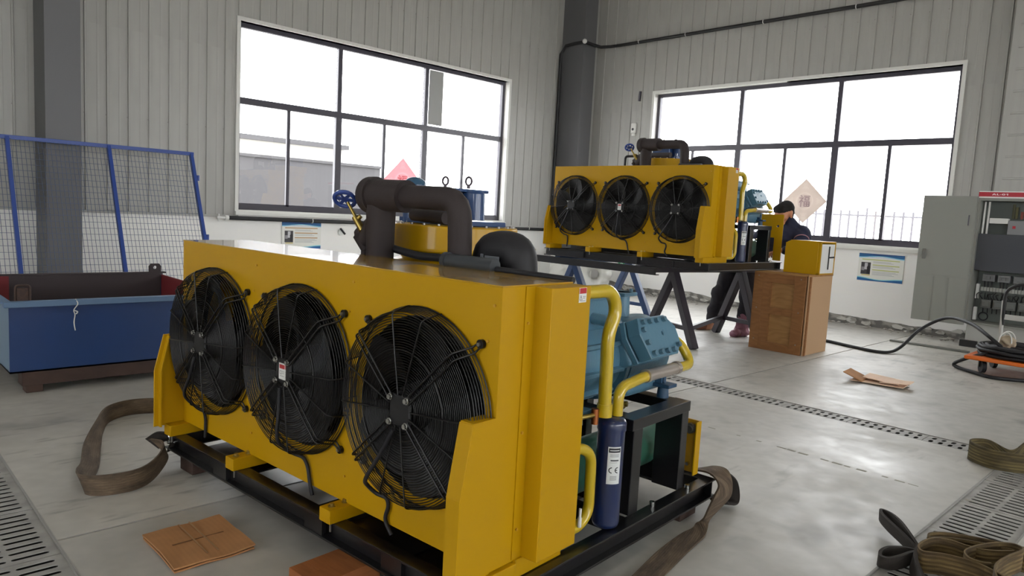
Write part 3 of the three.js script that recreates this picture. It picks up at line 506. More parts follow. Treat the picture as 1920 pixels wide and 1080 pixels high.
  const head = (side) => {
    const g = [], face = [[-0.13, 0.02], [-0.1, -0.075], [0.1, -0.075], [0.14, -0.035], [0.135, 0.03], [0.075, 0.078], [-0.115, 0.078]];
    g.push(extrude(face, 0.05, [roundHole(0.03, 0.012, 0.012, 12)], 0.004).translate(0, 0, 0.05));
    g.push(extrude(face.map(p => [p[0] * 1.03, p[1] * 1.05]), 0.018, [], 0.003).translate(0, 0, 0.02)); g.push(bx(-0.12, 0.125, -0.085, 0.08, -0.13, 0.02, 0.02));
    const m = new THREE.Matrix4().makeRotationX(-0.42), q = merge(g); q.applyMatrix4(m); q.rotateY(side > 0 ? Math.PI / 2 : -Math.PI / 2); if (side < 0) q.scale(1, 1, 1);
    const c = side > 0 ? U(1.845, 0.965, 0.762) : U(1.52, 1.06, 0.815); q.translate(c.x, c.y, c.z);
    const h = add(cp, 'cylinder_head', q, M.compressor);
    const bolts = []; for (const [x, y] of [[-0.085, -0.06], [-0.035, -0.06], [0.015, -0.06], [0.065, -0.06], [0.11, -0.045], [-0.108, -0.015], [-0.112, 0.035], [-0.1, 0.064], [-0.05, 0.064], [0, 0.064], [0.055, 0.064]]) bolts.push([x, y]);
    for (const [x, y] of bolts) { const b = cyl(0.0105, 0.0105, 0.016, 6).rotateX(Math.PI / 2).translate(x, y, 0.112); b.applyMatrix4(m); b.rotateY(side > 0 ? Math.PI / 2 : -Math.PI / 2); b.translate(c.x, c.y, c.z); add(h, 'bolt', b, M.compressor); }
  };
  head(1); head(-1);
  for (const [u, w] of [[1.86, 1.17], [1.52, 1.17], [1.86, 0.55], [1.52, 0.55]]) add(cp, 'mounting_foot', merge([ub(u - 0.045, u + 0.045, 0.56, 0.575, w - 0.035, w + 0.035, 0.003), cyl(0.022, 0.026, 0.045, 14).translate(u, 0.537, -w), cyl(0.01, 0.01, 0.08, 8).translate(u, 0.59, -w), ub(Math.min(u, 1.69), Math.max(u, 1.69), 0.575, 0.6, w - 0.02, w + 0.02)]), w > 1 ? P('#2a4a66', 0.5) : M.compressor);
  // -- liquid receiver, filter drier, yellow refrigerant pipes, end plate
  const rc = add(t, 'liquid_receiver', merge([ax(0.1, 0.1, 0.62, 1.36, 1.72, 0.27, 32), new THREE.SphereGeometry(0.1, 28, 12, 0, Math.PI * 2, 0, Math.PI / 2).scale(1, 0.4, 1).rotateX(-Math.PI / 2).translate(1.72, 0.27, -1.36), ax(0.103, 0.103, 1.335, 1.35, 1.72, 0.27, 32), ax(0.1, 0.06, 0.58, 0.62, 1.72, 0.27, 32)]), M.green);
  add(rc, 'saddle', merge([ub(1.63, 1.81, 0.14, 0.24, 0.8, 0.83), ub(1.63, 1.81, 0.14, 0.24, 1.24, 1.27)]), M.skid);
  add(rc, 'valve', merge([rod(U(1.76, 1.3, 0.36), U(1.76, 1.42, 0.37), 0.014, 8), rod(U(1.76, 1.38, 0.36), U(1.76, 1.38, 0.28), 0.008, 8)]), M.brass);
  const FU = 1.955, FW2 = 0.64;
  const fd = add(t, 'filter_drier', plain(new THREE.LatheGeometry([[0, 0.1455], [0.035, 0.1455], [0.045, 0.152], [0.049, 0.165], [0.049, 0.5], [0.052, 0.503], [0.052, 0.53], [0.045, 0.543], [0.02, 0.548], [0, 0.548]].map(p => new THREE.Vector2(...p)), 36).translate(FU, 0, -FW2)), M.filterBlue);
  { const g = new THREE.CylinderGeometry(0.0497, 0.0497, 0.135, 14, 1, true, 0, 1.0).rotateY(0.42).translate(FU, 0.385, -FW2); const l = add(fd, 'label', plain(g), S('#ffffff', 0.5, 0, { map: filterLabel, side: THREE.DoubleSide })); l.userData.label = 'white label with black header and CE mark'; }
  const yp = new THREE.Group(); yp.name = 'refrigerant_pipes'; t.add(yp);
  add(yp, 'pipe', merge([pipe([U(1.93, 0.3, 1.0), U(1.94, 0.6, 1.0), U(1.945, 0.635, 0.93), U(1.945, 0.59, 0.85), U(1.945, 0.6, 0.565)], 0.0235, 0.05, 16), rod(U(1.945, 0.6, 0.555), U(1.945, 0.6, 0.6), 0.028, 16)]), M.yellowPipe);
  add(yp, 'pipe', pipe([U(1.958, 0.665, 0.55), U(1.958, 0.665, 0.648), U(1.96, 0.85, 0.668), U(1.955, 1.22, 0.665), U(1.9, 1.2, 0.76), U(1.82, 1.15, 0.78)], 0.02, 0.05, 14), M.yellowPipe);
  add(yp, 'flexible_joint', merge([rod(U(1.96, 0.855, 0.668), U(1.956, 1.08, 0.667), 0.0235, 18), rod(U(1.96, 0.84, 0.668), U(1.96, 0.86, 0.668), 0.026, 18), rod(U(1.956, 1.075, 0.667), U(1.956, 1.095, 0.667), 0.026, 18)]), S('#c4bab2', 0.28, 0.75));
  add(yp, 'pipe', pipe([U(1.95, 0.3, 0.475), U(1.95, 0.47, 0.47), U(1.95, 0.53, 0.43), U(1.95, 0.535, 0.23), U(1.95, 0.49, 0.19), U(1.95, 0.3, 0.19)], 0.019, 0.05, 14), M.yellowPipe);
  add(yp, 'oil_return_line', pipe([U(1.9, 0.4, 0.56), U(1.93, 0.52, 0.565), U(1.93, 0.56, 0.562)], 0.009, 0.02, 8), M.brass);
  add(yp, 'fitting', rod(U(1.93, 0.565, 0.53), U(1.93, 0.565, 0.585), 0.014, 10), M.copper);
  add(yp, 'sight_glass', merge([rod(U(1.86, 0.74, 0.53), U(1.86, 0.86, 0.53), 0.014, 10), rod(U(1.86, 0.8, 0.5), U(1.86, 0.8, 0.565), 0.012, 10), rod(U(1.8, 0.84, 0.53), U(1.88, 0.86, 0.54), 0.011, 8)]), M.brass);
  add(yp, 'oil_line', pipe([U(1.85, 0.42, 0.2), U(1.85, 0.43, 0.4), U(1.8, 0.45, 0.62)], 0.006, 0.03, 8), M.blackRubber);
  add(yp, 'service_valve', merge([rod(U(1.97, 0.455, 0.2), U(1.97, 0.455, 0.235), 0.007, 8), rod(U(1.97, 0.455, 0.235), U(1.97, 0.455, 0.265), 0.005, 8)]), M.white);
  return t;
}
const LOC = Math.PI / 2;
const m1 = makeMachine('ice_machine', 'large yellow three-fan ice machine on a black skid on the floor in front');
m1.position.set(1.2018, 0, -3.4075); m1.rotation.y = 0.0862 - LOC;
const ep = add(m1, 'end_plate', ub(1.888, 1.958, 0.163, 0.398, 1.346, 1.353, 0.001), M.yellowDark);
add(ep, 'flange', ub(1.953, 1.959, 0.163, 0.398, 1.31, 1.354, 0.001), M.yellow);
add(ep, 'gauge', merge([new THREE.CylinderGeometry(0.024, 0.024, 0.02, 8).rotateX(Math.PI / 2).translate(1.917, 0.36, -1.338), new THREE.CylinderGeometry(0.016, 0.016, 0.03, 12).rotateX(Math.PI / 2).translate(1.917, 0.36, -1.333)]), M.steel);
add(ep, 'bolt', cyl(0.008, 0.008, 0.02, 10).rotateX(Math.PI / 2).translate(1.915, 0.2, -1.34), M.chrome);
// the second machine of the same kind on the trestles
const m2 = m1.clone(); m2.name = numbered('ice_machine'); scene.add(m2);
m2.userData = { label: 'yellow three-fan ice machine raised on black and blue trestles at the back', category: 'machine' };
m2.position.set(5.8878, 0.7377, -5.4611); m2.rotation.y = -0.0042 - LOC;
for (const c of [...m2.children]) if (c.name === 'end_plate') m2.remove(c);
add(m2, 'end_plate', extrude([[1.757, 0.64], [1.757, 0.398], [1.94, 0.398], [1.94, 0.16], [2.025, 0.16], [2.025, 0.64]], 0.006, [roundHole(1.97, 0.52, 0.014, 12)], 0.001).translate(0, 0, -1.353), M.yellow);
add(m2, 'vent_pipe', pipe([U(0.63, 0.42, 0.9), U(0.63, 0.42, 1.18), U(0.79, 0.42, 1.18)], 0.013, 0.03, 10), M.blackRubber);
// ---------------------------------------------------------------- under and around the front machine
const F1 = (u, w, y) => m1.localToWorld(U(u, w, y)); m1.updateMatrixWorld(true);
const block = (label, u, w, su, sw, h, mat, turn = 0) => {
  const p = F1(u, w, 0), t = thing('timber_block', label, 'timber', [p.x, 0, p.z], m1.rotation.y + turn);
  add(t, 'beam', uvm(bx(-su / 2, su / 2, 0.001, h, -sw / 2, sw / 2, 0.003), 1.6), mat); return t;
};
block('short timber block under the far left corner of the large skid', 0.16, -0.01, 0.12, 0.09, 0.064, M.tankBase);
block('reddish timber block poking out from under the front of the large skid', 1.41, -0.13, 0.16, 0.25, 0.064, M.woodRed);
block('timber block under the middle of the large skid', 1.05, 0.45, 0.5, 0.1, 0.064, M.wood);
block('timber block under the rear right corner of the large skid', 1.93, 1.25, 0.1, 0.14, 0.064, M.tankBase);
// flattened cardboard on the floor
{
  const t = thing('cardboard_sheet', 'flattened brown cardboard box lying on the floor left of the large machine', 'cardboard', [0.945, 0, -2.517]);
  const sheet = (w, d, y, th, bow) => { const g = new THREE.BoxGeometry(w, th, d, 16, 1, 16), p = g.attributes.position; for (let i = 0; i < p.count; i++) { const x = p.getX(i) / w * 2, z = p.getZ(i) / d * 2; p.setY(i, p.getY(i) + y + bow * (0.2 + 0.8 * (1 - z * z) * 0.5 + 0.35 * x * x * (z > 0 ? 1 : 0.4)) + 0.002 * Math.sin(x * 5 + z * 3)); } g.computeVertexNormals(); return uvm(g, 2.4); };
  add(t, 'top_layer', sheet(0.278, 0.322, 0.012, 0.006, 0.012), M.card); add(t, 'bottom_layer', sheet(0.274, 0.318, 0.004, 0.006, 0.003), M.card);
  add(t, 'tape_strip', merge([bx(-0.02, -0.014, 0.0245, 0.0255, -0.15, 0.13), bx(0.018, 0.024, 0.0245, 0.0255, -0.15, 0.13)].map(g => g)), S('#9a7450', 0.4));
  add(t, 'fold_seam', bx(-0.09, 0.09, 0.0235, 0.0245, -0.003, 0.003), S('#6e4a2c', 0.9));
}
{
  const t = thing('cardboard_scrap', 'torn pale cardboard scrap lying on the floor beyond the long drain', 'cardboard', [6.33, 0, -2.04], 0.1);
  const flap = (x0, x1, z0, z1, y0, y1, rot) => uvm(new THREE.BoxGeometry(x1 - x0, 0.006, z1 - z0, 1, 1, 1).rotateX(rot).translate((x0 + x1) / 2, (y0 + y1) / 2, (z0 + z1) / 2), 2);
  add(t, 'base_layer', flap(-0.14, 0.1, -0.2, 0.2, 0.008, 0.02, -0.02), M.cardPale); add(t, 'flap', flap(-0.08, 0.14, -0.12, 0.16, 0.02, 0.05, 0.06), M.cardPale);
  add(t, 'flap', flap(-0.16, 0.06, -0.26, -0.1, 0.03, 0.06, 0.35), M.card); add(t, 'flap', flap(-0.12, 0.05, 0.02, 0.24, 0.03, 0.05, -0.1), M.cardPale);
}
// ---------------------------------------------------------------- lifting straps
const edge = (pts, h = 0.088) => pts.map(([x, z, y = 0.003, dx = 0, dz = 0, hh = h]) => [V3(x, y, z), V3(x + dx, y + hh, z + dz)]);
{
  const t = thing('lifting_strap', 'wide brown lifting strap looped on its edge beside the left end of the large skid', 'strap', [0, 0, 0]);
  add(t, 'webbing', ribbon(edge([[1.62, -4.02], [1.45, -4.16], [1.3, -4.26], [1.2, -4.27], [1.1, -4.2, 0.003, -0.01, 0.0], [1.02, -4.02, 0.003, -0.035, 0.02, 0.075], [0.95, -3.78, 0.003, -0.075, 0.02, 0.05], [0.87, -3.5, 0.003, -0.075, 0.02, 0.05], [0.8, -3.33, 0.003, -0.05, -0.02, 0.07], [0.755, -3.22, 0.003, -0.02, 0, 0.086], [0.8, -3.165], [0.9, -3.15], [0.98, -3.19], [1.06, -3.27, 0.02], [1.12, -3.36, 0.05, -0.02, -0.02, 0.07], [1.11, -3.43, 0.07, -0.05, -0.02, 0.05]]), 0.007, 130), M.strap);
  add(t, 'eye_sleeve', ribbon([[V3(1.1, 0.07, -3.42), V3(1.05, 0.12, -3.45)], [V3(1.13, 0.1, -3.43), V3(1.1, 0.15, -3.43)], [V3(1.17, 0.085, -3.42), V3(1.15, 0.13, -3.4)], [V3(1.16, 0.06, -3.41), V3(1.13, 0.055, -3.4)]], 0.008, 30), M.strapDark);
  const sh = add(t, 'shackle', merge([new THREE.TorusGeometry(0.026, 0.008, 8, 20, Math.PI * 1.3).rotateY(0.5).translate(1.165, 0.12, -3.42), rod(V3(1.135, 0.1, -3.41), V3(1.2, 0.09, -3.41), 0.009, 10)]), M.chrome); sh.userData.label = 'steel shackle';
}
{
  const t = thing('lifting_strap', 'brown lifting strap draped over the rear right corner of the large skid', 'strap', [0, 0, 0]);
  add(t, 'webbing', ribbon([[2.74, 0.15, -1.66, 2.86, 0.13, -1.64], [2.76, 0.16, -1.6, 2.875, 0.158, -1.585], [2.75, 0.168, -1.53, 2.85, 0.168, -1.5], [2.69, 0.152, -1.452, 2.83, 0.125, -1.466], [2.66, 0.115, -1.452, 2.828, 0.075, -1.466], [2.615, 0.07, -1.45, 2.715, 0.042, -1.456], [2.585, 0.038, -1.45, 2.635, 0.018, -1.452], [2.57, 0.014, -1.472, 2.592, 0.014, -1.43], [2.527, 0.008, -1.462, 2.5, 0.01, -1.39], [2.458, 0.007, -1.463, 2.42, 0.008, -1.376], [2.369, 0.006, -1.455, 2.33, 0.007, -1.36], [2.225, 0.006, -1.432, 2.179, 0.006, -1.329], [2.077, 0.006, -1.398, 2.03, 0.006, -1.297], [1.85, 0.006, -1.345, 1.8, 0.006, -1.245]].map(q => [V3(q[0], q[1], q[2]), V3(q[3], q[4], q[5])]), 0.008, 150), M.strap);
  add(t, 'strap_end', ribbon([[V3(2.84, 0.13, -1.58), V3(2.87, 0.16, -1.52)], [V3(2.91, 0.08, -1.55), V3(2.93, 0.1, -1.49)], [V3(2.9, 0.02, -1.53), V3(2.92, 0.02, -1.47)], [V3(2.83, 0.012, -1.54), V3(2.84, 0.03, -1.475)], [V3(2.8, 0.05, -1.56), V3(2.82, 0.07, -1.5)]], 0.008, 50), M.strapDark);
}
{
  const t = thing('lifting_strap', 'green-brown lifting strap coiled on its edge at the end of the long drain', 'strap', [0, 0, 0]);
  add(t, 'webbing', ribbon(edge([[4.76, -0.6], [4.62, -0.725], [4.56, -0.85], [4.59, -0.94], [4.655, -0.995], [4.73, -0.985], [4.77, -0.93], [4.83, -0.83, 0.003, 0, 0, 0.06], [4.95, -0.78, 0.003, 0.02, 0, 0.1], [5.08, -0.7, 0.003, 0.03, 0, 0.11], [5.14, -0.58, 0.003, 0.02, 0, 0.1], [5.1, -0.4]], 0.104), 0.008, 110), S('#d6d6b4', 0.9, 0, { map: strapMap, bumpMap: strapBump, bumpScale: 0.002 }));
}
{
  const t = thing('lifting_strap', 'heap of ribbed tan lifting strap with dark eye loops piled on the right-hand drain', 'strap', [0, 0, 0]);
  const tan = S('#f4e6c4', 0.9, 0, { map: strapMap, bumpMap: strapBump, bumpScale: 0.003 });
  const px = (list, h) => list.map(([x, z, y = 0.004, hh = h, dx = 0, dz = 0]) => [V3(x, y, z), V3(x + dx, y + hh, z + dz)]);
  add(t, 'webbing', ribbon(px([[3.2, -0.5], [3.12, -0.57], [3.1, -0.63], [3.102, -0.68], [3.078, -0.727], [3.008, -0.752], [2.932, -0.749], [2.905, -0.727], [2.945, -0.665], [2.964, -0.569], [2.932, -0.492], [2.886, -0.441], [2.8, -0.36], [2.7, -0.3]], 0.083), 0.007, 120), tan);
  add(t, 'webbing', ribbon(px([[3.3, -0.38], [3.299, -0.453], [3.273, -0.534], [3.253, -0.6], [3.214, -0.682], [3.171, -0.739], [3.12, -0.765], [3.085, -0.755], [3.126, -0.721], [3.175, -0.654], [3.213, -0.574], [3.228, -0.507], [3.23, -0.42]], 0.075), 0.007, 110), tan);
  add(t, 'webbing', ribbon(px([[3.0, -0.53, 0.004], [2.975, -0.56, 0.006], [2.975, -0.595, 0.008], [3.01, -0.617, 0.01], [3.07, -0.612, 0.01], [3.147, -0.588, 0.01], [3.215, -0.552, 0.01], [3.245, -0.51, 0.012], [3.23, -0.482, 0.014], [3.197, -0.474, 0.018], [3.066, -0.496, 0.024], [2.919, -0.504, 0.03], [2.8, -0.47, 0.03], [2.7, -0.43, 0.03]], 0.085), 0.007, 130), tan);
  const eye = (a, b, w, ya, yb, h, mat) => { const d = b.clone().sub(a), n = V3(-d.z, 0, d.x).normalize().multiplyScalar(w), P = (k, s) => { const q = a.clone().addScaledVector(d, k).addScaledVector(n, s), y = ya + (yb - ya) * k, hh = h * (0.8 + 0.2 * Math.sin(k * 3)); return [V3(q.x, y, q.z), V3(q.x + 0.012 * s, y + hh, q.z)]; }; add(t, 'eye_loop', ribbon([P(0, 0.2), P(0.3, 0.6), P(0.65, 1), P(0.9, 0.75), P(1, 0), P(0.9, -0.75), P(0.65, -1), P(0.3, -0.6), P(0, -0.2)], 0.012, 60), mat); };
  eye(V3(2.99, 0, -0.765), V3(3.215, 0, -0.975), 0.017, 0.02, 0.04, 0.05, M.strapDark); eye(V3(2.97, 0, -0.765), V3(2.82, 0, -0.84), 0.03, 0.012, 0.004, 0.055, M.strapDark);
  add(t, 'eye_sleeve', merge([ribbon([[V3(2.99, 0.005, -0.77), V3(2.98, 0.075, -0.765)], [V3(2.94, 0.005, -0.765), V3(2.93, 0.07, -0.755)], [V3(2.88, 0.004, -0.75), V3(2.87, 0.06, -0.735)], [V3(2.81, 0.004, -0.72), V3(2.81, 0.05, -0.7)], [V3(2.7, 0.004, -0.67), V3(2.71, 0.045, -0.65)]], 0.014, 40)]), M.strapDark);
}
// ---------------------------------------------------------------- steel tank and mesh panel on the left
{
  const t = thing('steel_tank', 'open blue steel tank with a rusty base standing at the left', 'tank', [0, 0, 0]);
  const x0 = 0.79, x1 = 2.06, z0 = -6.33, z1 = -5.06, y0 = 0.13, y1 = 0.555;
  const q = (g) => uvm(g, 1.3);
  add(t, 'wall_panel', q(bx(x0, x1, y0, y1, z1 - 0.012, z1)), M.tankBlue); add(t, 'wall_panel', q(bx(x0, x1, y0, y1 + 0.03, z0, z0 + 0.012)), M.tank);
  add(t, 'wall_panel', q(bx(x0, x0 + 0.012, y0, y1, z0, z1 - 0.012)), S('#6f8598', 0.6)); add(t, 'wall_panel', q(bx(x1 - 0.012, x1, y0, y1 + 0.02, z0, z1 - 0.012)), M.tankRed);
  add(t, 'floor_plate', bx(x0, x1, y0, y0 + 0.01, z0, z1), M.tankIn);
  add(t, 'lining', merge([bx(x0 + 0.2, x1 - 0.02, y0, y1 + 0.03, z0 + 0.012, z0 + 0.02), bx(x0 + 0.012, x0 + 0.02, y0, y1, z0 + 0.02, z1 - 0.02)]), M.tankIn); add(t, 'lining', bx(x0 + 0.02, x0 + 0.2, y0, y1 + 0.03, z0 + 0.012, z0 + 0.02), M.tankRed);
  const rim = extrude([[-0.012, 0], [0.045, -0.012], [0.047, -0.002], [-0.01, 0.014], [-0.012, 0.03], [-0.018, 0.03]], x1 - x0 + 0.06, [], 0.001).rotateY(Math.PI / 2);
  // profile: x to the front after the turn
  add(t, 'rim', uvm(bx(x0 - 0.03, x1 + 0.03, y1 - 0.022, y1 + 0.012, z1 - 0.01, z1 + 0.045, 0.003), 1.3), M.tankRim); add(t, 'rim', bx(x0 - 0.03, x1 + 0.03, y1 + 0.03, y1 + 0.042, z0 - 0.04, z0 + 0.012, 0.003), M.tankIn);
  add(t, 'rim', bx(x0 - 0.045, x0 + 0.012, y1, y1 + 0.012, z0 - 0.03, z1 + 0.01, 0.003), M.tankRim);
  for (const z of [z1 - 0.06, z0 + 0.1]) add(t, 'base_channel', q(bx(x0 + 0.06, x1 - 0.06, 0.045, y0, z - 0.06, z + (z < -6 ? 0.05 : 0.058), 0.004)), M.tankBase);
  for (const z of [z1 - 0.06, z0 + 0.1]) for (const x of [x0 + 0.08, x1 - 0.15]) add(t, 'foot', q(bx(x, x + 0.09, 0, 0.05, z - 0.05, z + 0.055, 0.004)), M.tankBase);
  add(t, 'lifting_lug', extrude([[-0.045, 0], [0.045, 0], [0.045, 0.06], [0.03, 0.08], [-0.03, 0.08], [-0.045, 0.06]], 0.015, [roundHole(0, 0.05, 0.016, 16)], 0.002).translate(2.0, y1 + 0.03, z0 + 0.0), M.tankIn);
  add(t, 'lifting_loop', merge([pipe([V3(0.825, y1, z1 - 0.01), V3(0.825, 0.66, z1 - 0.01), V3(0.9, 0.66, z1 - 0.01), V3(0.9, y1, z1 - 0.01)], 0.006, 0.02, 8), bx(0.832, 0.893, y1, 0.645, z1 - 0.016, z1 - 0.004, 0.01)]), M.tankBase);
  const st = solo('string', 'short white string knotted over the front rim of the blue tank', 'string', merge([spline([V3(1.13, y1 + 0.015, z1 + 0.03), V3(1.135, y1 - 0.01, z1 + 0.06), V3(1.12, 0.5, z1 + 0.03), V3(1.13, 0.47, z1 + 0.012), V3(1.125, 0.42, z1 + 0.01), V3(1.132, 0.37, z1 + 0.008)], 0.0032, 40, 6), spline([V3(1.12, 0.5, z1 + 0.025), V3(1.14, 0.49, z1 + 0.03), V3(1.135, 0.475, z1 + 0.02)], 0.004, 16, 6)]), M.white);
}
{
  // leaning panel: local y runs up the slope
  const t = thing('mesh_panel', 'blue framed wire mesh panel leaning against the wall behind the tank', 'fence', [0, 0.02, -7.6]);
  const x0 = 0.45, x1 = 3.02, H = 1.685, yv = y => V3(0, y, -0.448 * y), at = (x, y, o = 0) => V3(x, y + o * 0.4, -0.448 * y + o);
  for (const x of [x0, 1.315, 2.19, x1]) add(t, 'post', bar(at(x, 0.0), at(x, H), 0.05, 0.035, V3(1, 0, 0)), M.fenceBlue);
  add(t, 'top_rail', bar(at(x0 - 0.025, H), at(x1 + 0.025, H), 0.04, 0.04), M.fenceBlue); add(t, 'bottom_rail', bar(at(x0, 0.1), at(x1, 0.1), 0.04, 0.04), M.fenceBlue);
  const g = []; for (let x = x0 + 0.03; x < x1; x += 0.036) g.push(rod(at(x, 0.1, 0.012), at(x, H, 0.012), 0.0022, 4)); for (let y = 0.15; y < H; y += 0.058) g.push(rod(at(x0, y, 0.015), at(x1, y, 0.015), 0.0018, 4));
  const m = add(t, 'wire_mesh', merge(g), M.fenceWire); m.userData.kind = 'stuff';
  for (const y of [1.42, 0.78]) add(t, 'hinge', cyl(0.016, 0.016, 0.06, 10).translate(x1 + 0.035, y, -0.448 * y), M.fenceBlue);
}
// ---------------------------------------------------------------- trestles under the second machine
const trestle = (label, a, b, spread, y, mat, group) => {
  const t = thing('trestle', label, 'trestle', [(a[0] + b[0]) / 2, 0, (a[1] + b[1]) / 2]), c = V3((a[0] + b[0]) / 2, 0, (a[1] + b[1]) / 2), L = p => V3(p[0], p[2], p[1]).sub(c);
  add(t, 'top_beam', bar(L([a[0], a[1], y - 0.035]), L([b[0], b[1], y - 0.035]), 0.08, 0.07), mat); return [t, L];
};
{
  const [t, L] = trestle('black A-frame trestle carrying the near end of the raised ice machine', [5.8, -4.2], [7.5, -3.87], 0.36, 0.80, M.trestle);
  for (const [p, f] of [[[6.3, -4.1, 0.73], [6.18, -3.73, 0]], [[6.3, -4.1, 0.73], [6.41, -4.47, 0]], [[7.32, -3.9, 0.73], [7.43, -4.22, 0]], [[7.32, -3.9, 0.73], [7.25, -3.61, 0]]]) add(t, 'leg', bar(L(p), L(f), 0.075, 0.075), M.trestle);
  add(t, 'brace', bar(L([6.21, -3.83, 0.19]), L([6.4, -4.42, 0.19]), 0.035, 0.045), M.trestle); add(t, 'brace', bar(L([6.22, -3.83, 0.19]), L([7.41, -4.14, 0.19]), 0.035, 0.045), M.trestle); add(t, 'brace', bar(L([7.4, -4.12, 0.19]), L([7.27, -3.67, 0.19]), 0.035, 0.045), M.trestle);
}
{
  const [t, L] = trestle('blue A-frame trestle carrying the far end of the raised ice machine', [5.85, -5.32], [7.45, -5.28], 0.36, 0.80, M.trestleBlue);
  for (const x of [6.12, 7.15]) for (const s of [-1, 1]) add(t, 'leg', bar(L([x, -5.3, 0.73]), L([x + 0.03, -5.3 + s * 0.36, 0]), 0.07, 0.07), M.trestleBlue);
  add(t, 'brace', bar(L([6.14, -5.05, 0.22]), L([6.14, -5.55, 0.22]), 0.035, 0.04), M.trestleBlue); add(t, 'brace', bar(L([7.17, -5.05, 0.22]), L([7.17, -5.55, 0.22]), 0.035, 0.04), M.trestleBlue);
}
{
  const t = thing('support_beam', 'long black steel channel sticking out under the left end of the raised machine', 'beam', [5.78, 0, -4.95]);
  add(t, 'channel', merge([bx(-0.03, 0.03, 0.725, 0.732, -1.0, 1.0), bx(-0.03, 0.03, 0.788, 0.795, -1.0, 1.0), bx(-0.03, -0.024, 0.732, 0.788, -1.0, 1.0)].map(g => g.translate(0, 0, 0))), M.skid);
}
// ---------------------------------------------------------------- wooden crate with a yellow control box on top
{
  const x0 = 6.89, x1 = 7.455, z0 = -3.525, z1 = -2.965, h = 0.802;
  const t = thing('wooden_crate', 'wooden crate with framed plywood sides standing by the trestle', 'crate', [0, 0, 0]);
  add(t, 'panel', uvm(bx(x0 + 0.02, x0 + 0.03, 0.02, h - 0.02, z0 + 0.02, z1 - 0.05), 1.4, 0.3), M.ply);
  add(t, 'panel', uvm(bx(x0 + 0.02, x1, 0.0, h - 0.02, z1 - 0.012, z1), 1), S('#b39270', 0.75)); add(t, 'panel', uvm(bx(x1 - 0.012, x1, 0, h, z0, z1 - 0.012), 1), M.ply);
  add(t, 'panel', uvm(bx(x0 + 0.02, x1 - 0.012, 0, h, z0, z0 + 0.012), 1), M.ply); add(t, 'lid', uvm(bx(x0, x1 + 0.005, h - 0.02, h, z0, z1 + 0.005, 0.002), 1.4), M.ply);
  const plank = (a, b, c, d, ox = 0) => add(t, 'plank', uvm(bx(x0, x0 + 0.02, a, b, c, d, 0.002), 1.7, ox, ox), M.wood);
  plank(0.0, h - 0.02, z0, z0 + 0.1, 0.1); plank(0.0, h - 0.02, z1 - 0.135, z1 - 0.02, 0.35); plank(0, 0.085, z0 + 0.1, z1 - 0.135, 0.6); plank(h - 0.11, h - 0.02, z0 + 0.1, z1 - 0.135, 0.8); plank(0.37, 0.44, z0 + 0.1, z1 - 0.135, 0.45);
  plank(0.085, 0.37, z0 + 0.1, z0 + 0.19, 0.2); plank(0.44, h - 0.11, z0 + 0.1, z0 + 0.19, 0.7);
  add(t, 'batten', uvm(bx(x0 + 0.03, x0 + 0.06, 0.0, h - 0.02, z1 - 0.02, z1 + 0.012, 0.002), 1.7), M.wood);
  for (const y of [0.1, 0.42, 0.75]) for (const z of [z0 + 0.05, z1 - 0.07]) add(t, 'nail', cyl(0.006, 0.006, 0.004, 8).rotateZ(Math.PI / 2).translate(x0 - 0.001, y, z), M.steel);
}
{
  const t = thing('control_box', 'yellow sheet metal control box with open door sitting on the wooden crate', 'box', [0, 0.803, 0]);
  const x0 = 7.03, x1 = 7.38, z0 = -3.29, z1 = -2.93;
  const prof = [[z0 + 0.06, 0.325], [z0 + 0.018, 0.305], [z0, 0.255], [z0, 0.002], [z1 - 0.03, 0.002], [z1 - 0.03, 0.325]];
  add(t, 'shell', extrude(prof.map(([z, y]) => [-z, y]), 0.02, [], 0.002).rotateY(Math.PI / 2).translate(x0, 0, 0), M.yellow);
  add(t, 'shell', merge([bx(x0, x1, 0.31, 0.327, z0 + 0.05, z1, 0.003), bx(x0, x1, 0.002, 0.012, z0, z1), bx(x1 - 0.01, x1, 0, 0.32, z0, z1), bx(x0, x1, 0.0, 0.3, z0, z0 + 0.01), bx(x0 + 0.0, x0 + 0.025, 0, 0.32, z1 - 0.035, z1 - 0.004)]), M.yellow);
  add(t, 'door', merge([bx(x0 + 0.03, x1, 0.01, 0.3, z1 - 0.012, z1 - 0.006)]), M.white);
  add(t, 'latch', merge([rod(V3(x0 + 0.2, 0.05, z1), V3(x0 + 0.2, 0.28, z1), 0.006, 8), rod(V3(x0 + 0.2, 0.17, z1 + 0.01), V3(x0 + 0.24, 0.175, z1 + 0.035), 0.008, 8)]), M.blackPlastic);
}
